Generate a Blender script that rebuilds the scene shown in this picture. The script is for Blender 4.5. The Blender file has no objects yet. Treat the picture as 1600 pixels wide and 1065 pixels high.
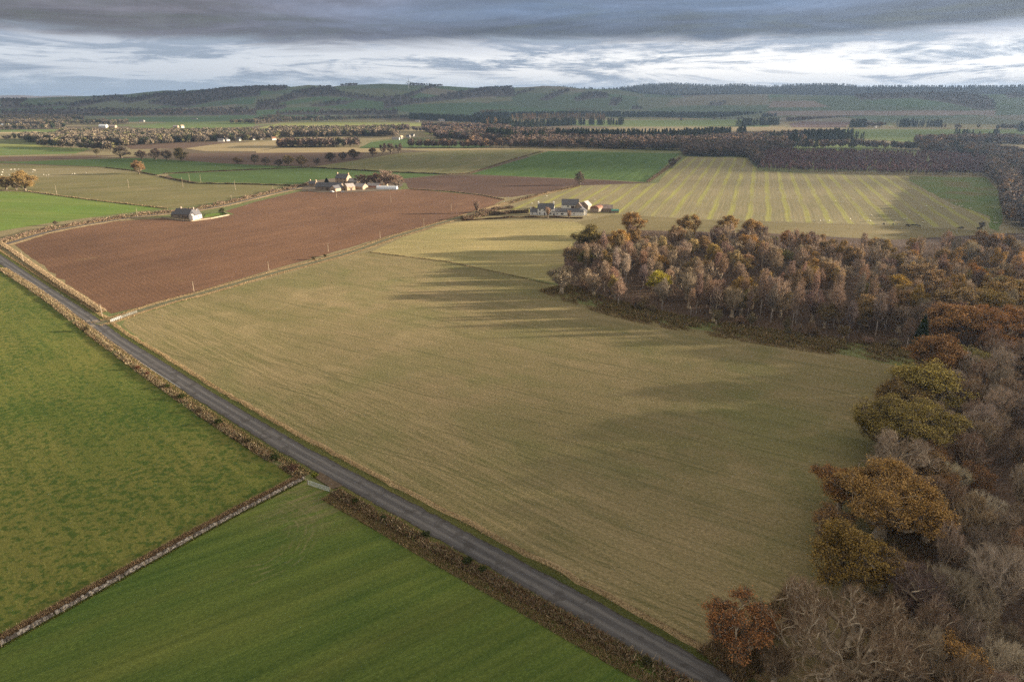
import bpy, bmesh, math, random
import numpy as np
from math import radians as R, sin, cos, pi
from mathutils import Vector, Matrix

C = bpy.context.scene.collection
SC = bpy.context.scene
RNG = random.Random(7)

# ------------------------------------------------------------------ survey: photo pixel -> place on the ground
F, HY, CAMH = 1067.0, 150.0, 90.0
PITCH = math.atan((532.5 - HY) / F)
def un(u, v, h=CAMH):
    x = (u - 800) / F; y = -(v - 532.5) / F
    d = (x, cos(PITCH) + y * sin(PITCH), -sin(PITCH) + y * cos(PITCH))
    t = -h / d[2]
    return (d[0] * t, d[1] * t)
def ray(u, v):
    x = (u - 800) / F; y = -(v - 532.5) / F
    return (x, cos(PITCH) + y * sin(PITCH), -sin(PITCH) + y * cos(PITCH))
def proj(x, y, z):
    z = z - CAMH
    dep = y * cos(PITCH) - z * sin(PITCH)
    up = y * sin(PITCH) + z * cos(PITCH)
    return 800 + F * x / dep, 532.5 - F * up / dep
def depth(v, h=CAMH):
    y = -(v - 532.5) / F
    return h / (sin(PITCH) - y * cos(PITCH))
def P(*pts): return [un(*p) for p in pts]

# ------------------------------------------------------------------ materials
class NT:
    def __init__(s, tree): s.t = tree; s.n = tree.nodes; s.l = tree.links
    def new(s, typ, **kw):
        n = s.n.new(typ)
        for k, v in kw.items(): setattr(n, k, v)
        return n
    def put(s, sock, v):
        if v is None: return
        if isinstance(v, bpy.types.NodeSocket): s.l.new(v, sock)
        else:
            if sock.type == 'RGBA' and len(v) == 3: v = (*v, 1)
            sock.default_value = v
    def math(s, op, a, b=None, c=None, clamp=False):
        n = s.new('ShaderNodeMath', operation=op); n.use_clamp = clamp
        s.put(n.inputs[0], a); s.put(n.inputs[1], b); s.put(n.inputs[2], c)
        return n.outputs[0]
    def mapping(s, vec, scale=(1, 1, 1), rot=(0, 0, 0), loc=(0, 0, 0)):
        n = s.new('ShaderNodeMapping'); s.put(n.inputs[0], vec)
        n.inputs['Scale'].default_value = scale; n.inputs['Rotation'].default_value = rot; n.inputs['Location'].default_value = loc
        return n.outputs[0]
    def noise(s, vec, scale=1, detail=3, rough=.55, dist=0):
        n = s.new('ShaderNodeTexNoise'); s.put(n.inputs['Vector'], vec)
        n.inputs['Scale'].default_value = scale; n.inputs['Detail'].default_value = detail
        n.inputs['Roughness'].default_value = rough; n.inputs['Distortion'].default_value = dist
        return n.outputs['Fac']
    def rng(s, v, a, b, c=0, d=1, smooth=False):
        n = s.new('ShaderNodeMapRange'); n.interpolation_type = 'SMOOTHSTEP' if smooth else 'LINEAR'; n.clamp = True
        s.put(n.inputs['Value'], v); s.put(n.inputs['From Min'], a); s.put(n.inputs['From Max'], b)
        s.put(n.inputs['To Min'], c); s.put(n.inputs['To Max'], d)
        return n.outputs['Result']
    def mix(s, f, a, b, blend='MIX'):
        n = s.new('ShaderNodeMix', data_type='RGBA', blend_type=blend)
        s.put(n.inputs[0], f); s.put(n.inputs[6], a); s.put(n.inputs[7], b)
        return n.outputs[2]
    def scale(s, col, f):
        n = s.new('ShaderNodeVectorMath', operation='SCALE'); s.put(n.inputs[0], col); s.put(n.inputs['Scale'], f)
        return n.outputs[0]
    def bump(s, h, strength=1, dist=.1, normal=None):
        n = s.new('ShaderNodeBump'); n.inputs['Strength'].default_value = strength; n.inputs['Distance'].default_value = dist
        s.put(n.inputs['Height'], h)
        if normal is not None: s.put(n.inputs['Normal'], normal)
        return n.outputs[0]

def material(name):
    m = bpy.data.materials.new(name); m.use_nodes = True
    nt = NT(m.node_tree)
    b = nt.n['Principled BSDF']; b.inputs['Roughness'].default_value = .9
    b.inputs['Specular IOR Level'].default_value = .15
    return m, nt, b

def plain(name, col, var=.25, sc=2., rough=.85, spec=.2):
    m, nt, b = material(name)
    g = nt.new('ShaderNodeNewGeometry').outputs['Position']
    f = nt.noise(g, sc, 4, .6)
    nt.put(b.inputs['Base Color'], nt.scale(tuple(col), nt.rng(f, .25, .75, 1 - var, 1 + var)))
    b.inputs['Roughness'].default_value = rough; b.inputs['Specular IOR Level'].default_value = spec
    return m

def field_mat(name, A, B, ang=0, patch=.01, stretch=3., streak=.5, streak_amt=.5, fine=2.2, fine_amt=.3,
              bump=.12, roll=.5, extra=None, bias=.5, Cc=None, patch2=.05):
    """soil / grass sheet: broad patches, drill lines along 'ang', fine grain, low relief"""
    m, nt, b = material(name)
    pos = nt.new('ShaderNodeNewGeometry').outputs['Position']
    loc = nt.mapping(pos, rot=(0, 0, -R(ang)))                 # x now runs along the drill lines
    big = nt.noise(nt.mapping(loc, (patch, patch * stretch, 1)), 1, 3, .55, .3)
    med = nt.noise(nt.mapping(loc, (patch2, patch2 * 2.2, 1)), 1, 4, .6, .4)
    st = nt.noise(nt.mapping(loc, (.012, streak, 1)), 1, 3, .65)
    fn = nt.noise(nt.mapping(loc, (fine * .55, fine, 1)), 1, 5, .72)
    s = nt.math('ADD', nt.math('MULTIPLY', big, 1.1), nt.math('ADD', nt.math('MULTIPLY', st, streak_amt), nt.math('MULTIPLY', med, .6)))
    mid = (1.1 + streak_amt + .6) * .5
    f = nt.rng(s, mid - .30 - (bias - .5), mid + .30 - (bias - .5), 0, 1)
    f2 = nt.math('ADD', f, nt.math('MULTIPLY', nt.math('SUBTRACT', fn, .5), 1.2), clamp=True)
    col = nt.mix(f2, A, B)
    if Cc: col = nt.mix(nt.rng(med, .52, .68, 0, .75), col, Cc)
    if extra: col = extra(nt, col, pos, loc)
    k = nt.rng(fn, .22, .78, 1 - fine_amt, 1 + fine_amt)
    k2 = nt.rng(st, .3, .7, 1 - .25 * streak_amt, 1 + .25 * streak_amt)
    col = nt.scale(nt.scale(col, k), k2)
    nt.put(b.inputs['Base Color'], col)
    n1 = nt.bump(nt.noise(pos, .008, 2, .5), 1, roll * 4)
    n2 = nt.bump(nt.math('ADD', nt.math('MULTIPLY', st, .8), fn), 1, bump, n1)
    nt.put(b.inputs['Normal'], n2)
    return m

# ------------------------------------------------------------------ object helpers
def link(o, parent=None):
    C.objects.link(o)
    if parent: o.parent = parent
    return o
def mesh_obj(name, verts, faces, mat, parent=None, smooth=False):
    me = bpy.data.meshes.new(name); me.from_pydata([tuple(v) for v in verts], [], faces); me.update()
    for mm in (mat if isinstance(mat, (list, tuple)) else [mat]): me.materials.append(mm)
    if smooth: me.polygons.foreach_set('use_smooth', [True] * len(me.polygons))
    return link(bpy.data.objects.new(name, me), parent)
def np_mesh(name, V, Fc, mats, tint=None, midx=None, smooth=False):
    """V (n,3), Fc (m,k)"""
    me = bpy.data.meshes.new(name)
    V = np.asarray(V, np.float32); Fc = np.asarray(Fc, np.int32); k = Fc.shape[1]
    me.vertices.add(len(V)); me.vertices.foreach_set('co', V.ravel())
    me.loops.add(Fc.size); me.loops.foreach_set('vertex_index', Fc.ravel())
    me.polygons.add(len(Fc)); me.polygons.foreach_set('loop_start', np.arange(len(Fc), dtype=np.int32) * k)
    me.polygons.foreach_set('loop_total', np.full(len(Fc), k, np.int32))
    for mm in (mats if isinstance(mats, (list, tuple)) else [mats]): me.materials.append(mm)
    if midx is not None: me.polygons.foreach_set('material_index', np.asarray(midx, np.int32))
    if smooth: me.polygons.foreach_set('use_smooth', np.ones(len(Fc), bool))
    me.update(calc_edges=True)
    if tint is not None:
        a = me.color_attributes.new('tint', 'FLOAT_COLOR', 'POINT')
        t = np.ones((len(V), 4), np.float32); t[:, :3] = tint; a.data.foreach_set('color', t.ravel())
    return me
def tag(o, label=None, cat=None, group=None, kind=None):
    if label: o['label'] = label
    if cat: o['category'] = cat
    if group: o['group'] = group
    if kind: o['kind'] = kind
    return o
def thing(name, label, cat, loc=(0, 0, 0), rz=0, group=None):
    o = link(bpy.data.objects.new(name, None)); o.location = loc; o.rotation_euler = (0, 0, rz); o.empty_display_size = .5
    return tag(o, label, cat, group)
def structure(o): o['kind'] = 'structure'; return o
def stuff(o, label, cat): return tag(o, label, cat, None, 'stuff')
def box(x0, x1, y0, y1, z0, z1):
    v = [(x, y, z) for z in (z0, z1) for y in (y0, y1) for x in (x0, x1)]
    return v, [(0, 2, 3, 1), (4, 5, 7, 6), (0, 1, 5, 4), (2, 6, 7, 3), (0, 4, 6, 2), (1, 3, 7, 5)]
class MB:
    def __init__(s): s.v = []; s.f = []
    def add(s, v, f, M=None):
        o = len(s.v); s.v += [tuple(M @ Vector(p)) if M else p for p in v]; s.f += [tuple(i + o for i in q) for q in f]; return s
    def box(s, *a, M=None): return s.add(*box(*a), M=M)
    def rod(s, a, b, r0, r1=None, n=6):
        r1 = r0 if r1 is None else r1
        a = Vector(a); b = Vector(b); d = (b - a).normalized()
        p = d.orthogonal().normalized(); q = d.cross(p)
        vs = []
        for c, r in ((a, r0), (b, r1)):
            for k in range(n): vs.append(tuple(c + p * r * cos(2 * pi * k / n) + q * r * sin(2 * pi * k / n)))
        fs = [(k, (k + 1) % n, n + (k + 1) % n, n + k) for k in range(n)] + [tuple(range(n - 1, -1, -1)), tuple(range(n, 2 * n))]
        return s.add(vs, fs)
    def build(s, name, mat, parent=None, smooth=False): return mesh_obj(name, s.v, s.f, mat, parent, smooth)

LAYER = [0.0]
def next_z():
    LAYER[0] += .004; return LAYER[0]
def sheet(name, poly, mat):
    """a field: one flat sheet on the ground, outline roughened"""
    bm = bmesh.new(); z = next_z(); out = []
    rr = random.Random(len(poly) * 31 + int(poly[0][0]))
    for i, a in enumerate(poly):
        b = poly[(i + 1) % len(poly)]; L = math.dist(a, b); n = max(1, min(40, int(L / 9)))
        nx, ny = (b[1] - a[1]) / max(L, .01), -(b[0] - a[0]) / max(L, .01)
        for k in range(n):
            t = k / n; j = 0 if k == 0 else rr.gauss(0, min(.5, .004 * math.hypot(*a) * .3))
            out.append((a[0] + (b[0] - a[0]) * t + nx * j, a[1] + (b[1] - a[1]) * t + ny * j))
    f = bm.faces.new([bm.verts.new((x, y, z)) for x, y in out])
    if f.normal.z == 0: f.normal_update()
    if f.normal.z < 0: f.normal_flip()
    bmesh.ops.triangulate(bm, faces=[f])
    me = bpy.data.meshes.new(name); bm.to_mesh(me); bm.free(); me.materials.append(mat)
    return structure(link(bpy.data.objects.new(name, me)))
def resample(pts, step):
    out = [pts[0]]
    for a, b in zip(pts, pts[1:]):
        L = math.dist(a, b); n = max(1, int(L / step))
        out += [(a[0] + (b[0] - a[0]) * k / n, a[1] + (b[1] - a[1]) * k / n) for k in range(1, n + 1)]
    return out
def smooth_line(pts, it=2):
    for _ in range(it):
        q = [pts[0]]
        for a, b in zip(pts, pts[1:]):
            q += [(a[0] * .75 + b[0] * .25, a[1] * .75 + b[1] * .25), (a[0] * .25 + b[0] * .75, a[1] * .25 + b[1] * .75)]
        pts = q + [pts[-1]]
    return pts
def normals2(pts):
    out = []
    for i in range(len(pts)):
        a = pts[max(0, i - 1)]; b = pts[min(len(pts) - 1, i + 1)]
        L = math.dist(a, b) or 1; out.append((-(b[1] - a[1]) / L, (b[0] - a[0]) / L))   # left of travel
    return out
def offset(pts, d): return [(p[0] + n[0] * d, p[1] + n[1] * d) for p, n in zip(pts, normals2(pts))]
def strip(name, pts, l, r, mat, z=None, step=4, rag=0.):
    pts = resample(pts, step); nn = normals2(pts); z = next_z() if z is None else z
    V, Fc, uv = [], [], []; s = 0; rr = random.Random(3)
    for i, (p, n) in enumerate(zip(pts, nn)):
        if i: s += math.dist(p, pts[i - 1])
        ll = l + rr.gauss(0, rag); r2 = r + rr.gauss(0, rag)
        V += [(p[0] + n[0] * ll, p[1] + n[1] * ll, z), (p[0], p[1], z), (p[0] - n[0] * r2, p[1] - n[1] * r2, z)]
        uv += [(0, s), (.5, s), (1, s)]
        if i:
            o = 3 * i; Fc += [(o - 3, o - 2, o + 1, o), (o - 2, o - 1, o + 2, o + 1)]
    ob = mesh_obj(name, V, Fc, mat)
    L = ob.data.uv_layers.new(name='uv')
    for lp in ob.data.loops: L.data[lp.index].uv = uv[lp.vertex_index]
    return structure(ob)
def inside(poly, x, y):
    c = False; j = len(poly) - 1
    for i in range(len(poly)):
        (xi, yi), (xj, yj) = poly[i], poly[j]
        if (yi > y) != (yj > y) and x < (xj - xi) * (y - yi) / (yj - yi) + xi: c = not c
        j = i
    return c
def inside_np(poly, X, Y):
    c = np.zeros(X.shape, bool); j = len(poly) - 1
    for i in range(len(poly)):
        (xi, yi), (xj, yj) = poly[i], poly[j]
        if yi != yj:
            c ^= ((yi > Y) != (yj > Y)) & (X < (xj - xi) * (Y - yi) / (yj - yi) + xi)
        j = i
    return c

# ------------------------------------------------------------------ plant materials
def leaf_mat(name, source='object', var=.45):
    m, nt, b = material(name)
    g = nt.new('ShaderNodeNewGeometry')
    if source == 'object': col = nt.new('ShaderNodeObjectInfo').outputs['Color']
    else:
        a = nt.new('ShaderNodeAttribute'); a.attribute_name = 'tint'; col = a.outputs['Color']
    f = nt.math('ADD', nt.math('MULTIPLY', g.outputs['Random Per Island'], 2 * var), 1 - var)
    nt.put(b.inputs['Base Color'], nt.scale(col, f))
    b.inputs['Specular IOR Level'].default_value = .1
    return m
M_LEAF = leaf_mat('autumn_leaves')
M_TWIG = leaf_mat('twigs', var=.35)
M_TINT = leaf_mat('plant_tint', 'tint', .3)
def bark_mat(name, a, b_, sc=1.5):
    m, nt, b = material(name)
    g = nt.new('ShaderNodeTexCoord').outputs['Object']
    f = nt.noise(nt.mapping(g, (1, 1, .4)), sc, 4, .65)
    nt.put(b.inputs['Base Color'], nt.mix(nt.rng(f, .35, .65), a, b_)); return m
M_BARK = bark_mat('grey_bark', (.11, .085, .06), (.22, .18, .13))
M_PALEBARK = bark_mat('pale_bark', (.32, .25, .17), (.56, .45, .32))
M_BIRCHBARK = bark_mat('birch_bark', (.22, .18, .15), (.52, .45, .39))

# ------------------------------------------------------------------ tree generator
def skeleton(seed, H, Rc, cb, ntips, shape, r_tip=.035, lumps=9, stiff=1.6, rise=1.2, wob=.05):
    g = np.random.default_rng(seed)
    nodes = []; par = []
    top = cb + (H - cb) * (.35 if shape == 'round' else .88 if shape == 'birch' else .2)
    z = 0; x = y = 0.
    while z < top:
        nodes.append((x, y, z)); par.append(len(nodes) - 2)
        z += 1.; x += g.normal(0, .06); y += g.normal(0, .06)
    nodes = np.array(nodes); par = list(par)
    nt_ = len(nodes)
    ctr = np.array([0, 0, (cb + H) / 2]); sc = np.array([Rc, Rc, (H - cb) / 2])
    dirs = g.normal(size=(lumps, 3)); dirs[:, 2] = np.abs(dirs[:, 2]) * .8; dirs /= np.linalg.norm(dirs, axis=1)[:, None]
    tips = []
    ncl = int(lumps * 3.2); cl = g.normal(size=(ncl, 3)); cl /= np.linalg.norm(cl, axis=1)[:, None]; cl[:, 2] = np.where(cl[:, 2] < -.35, -cl[:, 2], cl[:, 2]); cl *= g.uniform(.62, .86, (ncl, 1)) * np.where(np.arange(ncl) % 3 == 0, .75, 1)[:, None]
    while len(tips) < ntips:
        d = g.normal(size=3); d /= np.linalg.norm(d)
        lump = .62 + .44 * max(0., np.max(dirs @ d)) ** 6
        r = g.random() ** (1 / 2.6) * lump
        p = d * r
        if shape == 'round' and g.random() < .8:
            p = cl[g.integers(ncl)] + d * g.random() ** .4 * .21
        if shape == 'birch':
            t = (p[2] + 1) / 2; w = (1.08 - .5 * t) * min(1, .45 + 1.4 * t)
            p[0] *= w; p[1] *= w
        elif shape == 'fan':
            t = (p[2] + 1) / 2; w = .45 + .6 * t; p[0] *= w; p[1] *= w
        else:      # broad dome: widest low down
            p[2] = p[2] if p[2] > 0 else p[2] * .9; w = 1 + .22 * max(0, -p[2]); p[0] *= w; p[1] *= w
        tips.append(ctr + p * sc)
    tips = np.array(tips)
    base = np.array([0, 0, cb * .8]); tips = tips[np.argsort(np.linalg.norm(tips - base, axis=1) * g.uniform(.75, 1.25, len(tips)))]
    cap = 60000; A = np.zeros((cap, 3)); D = np.zeros((cap, 3)); n0 = len(nodes); A[:n0] = nodes; D[:n0] = (0, 0, 1); endn = []
    par = par + [0] * (cap - len(par))
    for p in tips:
        d = p - A[:n0]; L = np.linalg.norm(d, axis=1) + 1e-6
        turn = 1 - (d * D[:n0]).sum(1) / L
        hor = np.hypot(d[:, 0], d[:, 1])
        cost = L * (1 + stiff * np.maximum(turn - .12, 0)) + rise * np.maximum(0, .5 * hor - d[:, 2]) + 5. * (A[:n0, 2] < cb * .75)
        i = int(np.argmin(cost)); n = max(1, int(math.ceil(L[i] / 1.2))); a = A[i].copy(); prev = i
        # leave along the parent's direction, then bend to the tip
        ctrl = a + D[i] * L[i] * .38
        for k in range(1, n + 1):
            t = k / n; q = a * (1 - t) ** 2 + 2 * ctrl * t * (1 - t) + p * t * t + (g.normal(0, wob, 3) if k < n else 0)
            A[n0] = q; D[n0] = (q - A[prev]) / max(1e-6, np.linalg.norm(q - A[prev])); par[n0] = prev; prev = n0; n0 += 1
        endn.append(prev)
    nodes = A[:n0]; par = par[:n0]
    N = np.array(nodes); par = np.array(par); cnt = np.zeros(len(N)); cnt[endn] += 1
    for i in range(len(N) - 1, 0, -1):
        if par[i] >= 0: cnt[par[i]] += cnt[i]
    rad = r_tip * np.maximum(cnt, 1) ** .47
    rad[:2] *= (1.5, 1.12)
    return N, par, rad, np.array(endn), nt_
def tubes(N, par, rad, k=4):
    idx = np.where(par >= 0)[0]
    a = N[par[idx]]; b = N[idx]; ra = rad[par[idx]]; rb = rad[idx]
    ra = np.minimum(ra, rb * 1.8)
    d = b - a; d /= np.maximum(np.linalg.norm(d, axis=1), 1e-6)[:, None]
    up = np.where(np.abs(d[:, 2:3]) > .9, np.array([[1., 0, 0]]), np.array([[0, 0, 1.]]))
    p = np.cross(d, up); p /= np.linalg.norm(p, axis=1)[:, None]; q = np.cross(d, p)
    V = np.zeros((len(idx), 2 * k, 3)); Fq = np.zeros((len(idx), k, 4), int)
    for j in range(k):
        t = 2 * pi * j / k; o = p * cos(t) + q * sin(t)
        V[:, j] = a + o * ra[:, None]; V[:, k + j] = b + o * rb[:, None]
        Fq[:, j] = (j, (j + 1) % k, k + (j + 1) % k, k + j)
    Fq += (np.arange(len(idx)) * 2 * k)[:, None, None]
    return V.reshape(-1, 3), Fq.reshape(-1, 4)
def unit(v): return v / np.maximum(np.linalg.norm(v, axis=-1, keepdims=True), 1e-6)
def twig_blades(g, N, par, ends, rad, per, length, width, up=.25, spread=.7, droop=0., thin=.09):
    """fine twigs: slender four-point blades springing from the thin branches"""
    src = np.where((par >= 0) & (rad < thin))[0]
    src = g.choice(src, per, replace=True)
    d = unit(N[src] - N[par[src]]); base = N[par[src]] + (N[src] - N[par[src]]) * g.random((per, 1))
    dd = unit(d * .8 + g.normal(size=(per, 3)) * spread + np.array([0, 0, up])); dd[:, 2] -= droop; dd = unit(dd)
    L = length * g.uniform(.5, 1.25, (per, 1)); w = width * g.uniform(.7, 1.3, (per, 1))
    s = unit(np.cross(dd, g.normal(size=(per, 3))))
    kink = base + dd * L * .5 + g.normal(size=(per, 3)) * L * .09
    V = np.stack([base - s * w * .5, base + s * w * .5, kink + s * w * .32, kink - s * w * .32, base + dd * L + s * w * .1, base + dd * L - s * w * .1], 1)
    o = (np.arange(per) * 6)[:, None]
    Fc = np.concatenate([o + np.array([[0, 1, 2, 3]]), o + np.array([[3, 2, 4, 5]])])
    return V.reshape(-1, 3), Fc
def leaf_quads(g, pts, size, flat=.35):
    n = len(pts); a = unit(g.normal(size=(n, 3)) * np.array([1, 1, flat + .4])); b = unit(np.cross(a, g.normal(size=(n, 3))))
    s = size * g.uniform(.6, 1.3, (n, 1)); t = s * g.uniform(.5, .9, (n, 1))
    V = np.stack([pts - a * s, pts - b * t, pts + a * s, pts + b * t], 1) 
    Fc = (np.arange(n) * 4)[:, None] + np.array([[0, 1, 2, 3]])
    return V.reshape(-1, 3), Fc
def join(parts):
    V, Fq, mi = [], [], []; o = 0
    for (v, f, m) in parts:
        V.append(v); Fq.append(f + o); mi.append(np.full(len(f), m)); o += len(v)
    return np.concatenate(V), np.concatenate(Fq), np.concatenate(mi)
def tree_meshes(name, seed, H, Rc, cb, ntips, shape, bark, leaves=0, leaf_size=.3, twigs=6000, tw_len=1.1, tw_w=.045, up=.25, spread=.7, droop=0., r_tip=.035, tuft=.75, sparse=.0, lumps=9, stiff=1.6):
    g = np.random.default_rng(seed + 100)
    N, par, rad, ends, nt_ = skeleton(seed, H, Rc, cb, ntips, shape, r_tip, lumps, stiff)
    V, Fq = tubes(N, par, rad, 5)
    trunk = np_mesh(name + '_trunk', V, Fq, bark, smooth=True)
    parts = []
    v, f = twig_blades(g, N, par, ends, rad, twigs, tw_len, tw_w, up, spread, droop); parts.append((v, f, 0))
    if leaves:
        src = ends if sparse == 0 else g.choice(ends, int(len(ends) * (1 - sparse)), replace=False)
        w = g.gamma(1.6, 1, len(src)); w /= w.sum()
        c = g.choice(src, leaves, p=w)
        pts = N[c] + g.normal(size=(leaves, 3)) * np.array([tuft, tuft, tuft * .6])
        v, f = leaf_quads(g, pts, leaf_size); parts.append((v, f, 1))
    V, Fq, mi = join(parts)
    crown = np_mesh(name + '_crown', V, Fq, [M_TWIG if not leaves else M_TWIGBROWN, M_LEAF], midx=mi)
    return trunk, crown, H, Rc
M_TWIGBROWN = plain('oak_twigs', (.12, .09, .065), .3, .5)

KIND = {}
# kind: list of variants (trunk mesh, crown mesh, height, crown radius)
KIND['oak'] = [tree_meshes('oak', 11 + i, 14, 7.0, .5, 520, 'round', M_BARK, 21000, .165, 3500, .9, .04, tuft=.55, sparse=.18, r_tip=.034, lumps=6) for i in range(4)]
KIND['thinoak'] = [tree_meshes('thinoak', 31 + i, 14, 6.6, .8, 520, 'round', M_PALEBARK, 12500, .14, 9000, 1.0, .04, tuft=.5, sparse=.35, r_tip=.036, lumps=6) for i in range(3)]
KIND['bigoak'] = [tree_meshes('bigoak', 41 + i, 16, 11.5, .8, 1100, 'round', M_PALEBARK, 52000, .155, 9000, 1.0, .045, tuft=.55, sparse=.22, r_tip=.04, lumps=8) for i in range(2)]
KIND['bare'] = [tree_meshes('bare', 51 + i, 15, 7.6, .6, 800, 'round', M_PALEBARK, 0, 0, 13000, 1.1, .036, up=.3, spread=.5, r_tip=.044, lumps=7) for i in range(3)]
KIND['darkbare'] = [tree_meshes('darkbare', 151 + i, 13, 6.6, .3, 520, 'round', M_BARK, 0, 0, 14000, 1.1, .05, up=.3, spread=.5, r_tip=.04, lumps=6) for i in range(3)]
KIND['bigbare'] = [tree_meshes('bigbare', 61 + i, 15, 13.5, .6, 1700, 'round', M_PALEBARK, 0, 0, 26000, 1.3, .04, up=.3, spread=.5, r_tip=.055, lumps=9) for i in range(1)]
KIND['fan'] = [tree_meshes('fan', 71 + i, 15, 6.4, .4, 620, 'fan', M_PALEBARK, 0, 0, 11000, 1.6, .038, up=.75, spread=.34, r_tip=.05, lumps=7, stiff=3.) for i in range(3)]
KIND['birch'] = [tree_meshes('birch', 91 + i, 20, 3.5, 3.0, 420, 'birch', M_BIRCHBARK, 0, 0, 9500, 1.1, .036, up=.25, spread=.6, droop=.2, r_tip=.0145) for i in range(4)]
KIND['scrub'] = [tree_meshes('scrub', 111 + i, 7, 3.4, .2, 260, 'fan', M_PALEBARK, 0, 0, 9000, .9, .03, up=.6, spread=.5, r_tip=.026) for i in range(2)]

def conifer_meshes(seed):
    g = np.random.default_rng(seed); H = 16.; N = []; 
    mb = MB(); mb.rod((0, 0, 0), (0, 0, H), .24, .03, 7)
    trunk = bpy.data.meshes.new('conifer_trunk'); trunk.from_pydata(mb.v, [], mb.f); trunk.materials.append(M_BARK)
    pts = []
    for k in range(5200):
        t = g.random() ** .75; z = 1.2 + (H - 1.2) * t
        rr = 3.0 * (1 - t) ** .85 + .12; a = g.random() * 2 * pi; w = 1 + .18 * sin(z * 4.1 + 2 * a)
        r = rr * w * g.random() ** .5
        pts.append((r * cos(a), r * sin(a), z - .22 * r))
    v, f = leaf_quads(g, np.array(pts), .28, .1)
    crown = np_mesh('conifer_crown', v, f, M_LEAF)
    return trunk, crown, H, 3.0
KIND['conifer'] = [conifer_meshes(5), conifer_meshes(6)]

NAMES = {'oak': 'oak_tree', 'thinoak': 'oak_tree', 'bare': 'bare_tree', 'fan': 'bare_tree', 'birch': 'birch_tree', 'scrub': 'scrub_tree', 'bigoak': 'oak_tree', 'bigbare': 'bare_tree', 'darkbare': 'bare_tree', 'conifer': 'conifer_tree'}
TREES = []
def tree(kind, x, y, label, col, h=None, r=None, group=None, name=None, rz=None, tilt=0):
    var = KIND[kind][RNG.randrange(len(KIND[kind]))]
    t, c, H, Rc = var
    root = thing(name or NAMES[kind], label, 'tree', (x, y, 0), RNG.uniform(0, 2 * pi) if rz is None else rz, group)
    if tilt: root.rotation_euler[0] = tilt
    sz = (h / H) if h else RNG.uniform(.85, 1.15); sr = (r / Rc) if r else sz * RNG.uniform(.9, 1.1)
    root.scale = (sr, sr, sz)
    a = link(bpy.data.objects.new('trunk', t), root)
    b = link(bpy.data.objects.new('crown', c), root); kb = 1.3 if kind in ('oak', 'thinoak', 'bigoak') else 1.; b.color = (*[q * kb for q in col], 1)
    TREES.append((x, y, sr * Rc)); return root
def jit(c, a=.15):
    k = 1 + RNG.uniform(-a, a); return tuple(max(.005, v * k * (1 + RNG.uniform(-a, a) * .4)) for v in c)
GOLD = (.31, .205, .07); OLIVE = (.17, .145, .04); RUST = (.26, .135, .05); BROWN = (.23, .15, .07); YEL = (.40, .31, .05); PALE = (.40, .28, .13); GREEN = (.11, .12, .03)
TW_PURPLE = (.31, .215, .145); TW_GREY = (.36, .28, .195); TW_BROWN = (.32, .22, .135); TW_PINK = (.36, .255, .18); TW_PALE = (.48, .385, .28)

# ------------------------------------------------------------------ ground and fields
def g_patch(nt, col, pos, loc):
    v = nt.new('ShaderNodeTexVoronoi'); v.feature = 'F1'; nt.put(v.inputs['Vector'], nt.mapping(pos, (.0026, .0042, 1), (0, 0, .5)))
    v.inputs['Scale'].default_value = 1
    s = nt.new('ShaderNodeSeparateColor'); nt.put(s.inputs[0], v.outputs['Color'])
    a = nt.mix(nt.rng(s.outputs[0], .35, .4), (.13, .15, .05), (.24, .19, .10))
    a = nt.mix(nt.rng(s.outputs[1], .7, .72), a, (.10, .065, .045))
    return nt.mix(.75, col, a)
M_GROUND = field_mat('rough_pasture', (.15, .145, .06), (.23, .19, .10), 20, extra=g_patch, roll=.2)
bm = bmesh.new()
xs = [-20000, -8000, -3000, -1200, -400, 0, 400, 1200, 3000, 8000, 20000]; ys = [-2500, -800, 0, 300, 700, 1300, 2200, 3500, 6000, 11000, 20000]
gv = [[bm.verts.new((x, y, 0)) for x in xs] for y in ys]
for j in range(len(ys) - 1):
    for i in range(len(xs) - 1): bm.faces.new((gv[j][i], gv[j][i + 1], gv[j + 1][i + 1], gv[j + 1][i]))
me = bpy.data.meshes.new('ground'); bm.to_mesh(me); bm.free(); me.materials.append(M_GROUND)
structure(link(bpy.data.objects.new('ground', me)))

ROAD_ANG = -44
# right and left edge of the tarmac as surveyed
edge_r = P((0, 397), (90, 459), (156, 498), (195, 530), (321, 610), (479, 700), (640, 786), (802, 873), (971, 964), (1127, 1052))
edge_l = P((0, 413), (89, 473), (133, 507), (163, 530), (217, 563), (428, 700), (640, 816), (832, 922), (997, 1019), (1072, 1060))
road_pts = []
for a in resample(edge_r, 12):
    b = min(resample(edge_l, 3), key=lambda q: math.dist(a, q)); road_pts.append(((a[0] + b[0]) / 2, (a[1] + b[1]) / 2))
p0, p1 = road_pts[4], road_pts[0]; d = (p1[0] - p0[0], p1[1] - p0[1]); road_pts.insert(0, (p1[0] + d[0] * 6, p1[1] + d[1] * 6))
p0, p1 = road_pts[-4], road_pts[-1]; d = (p1[0] - p0[0], p1[1] - p0[1]); L = math.hypot(*d); road_pts.append((p1[0] + d[0] / L * 120, p1[1] + d[1] / L * 120))
road_pts = smooth_line(road_pts, 2)
RW = 2.95

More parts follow.
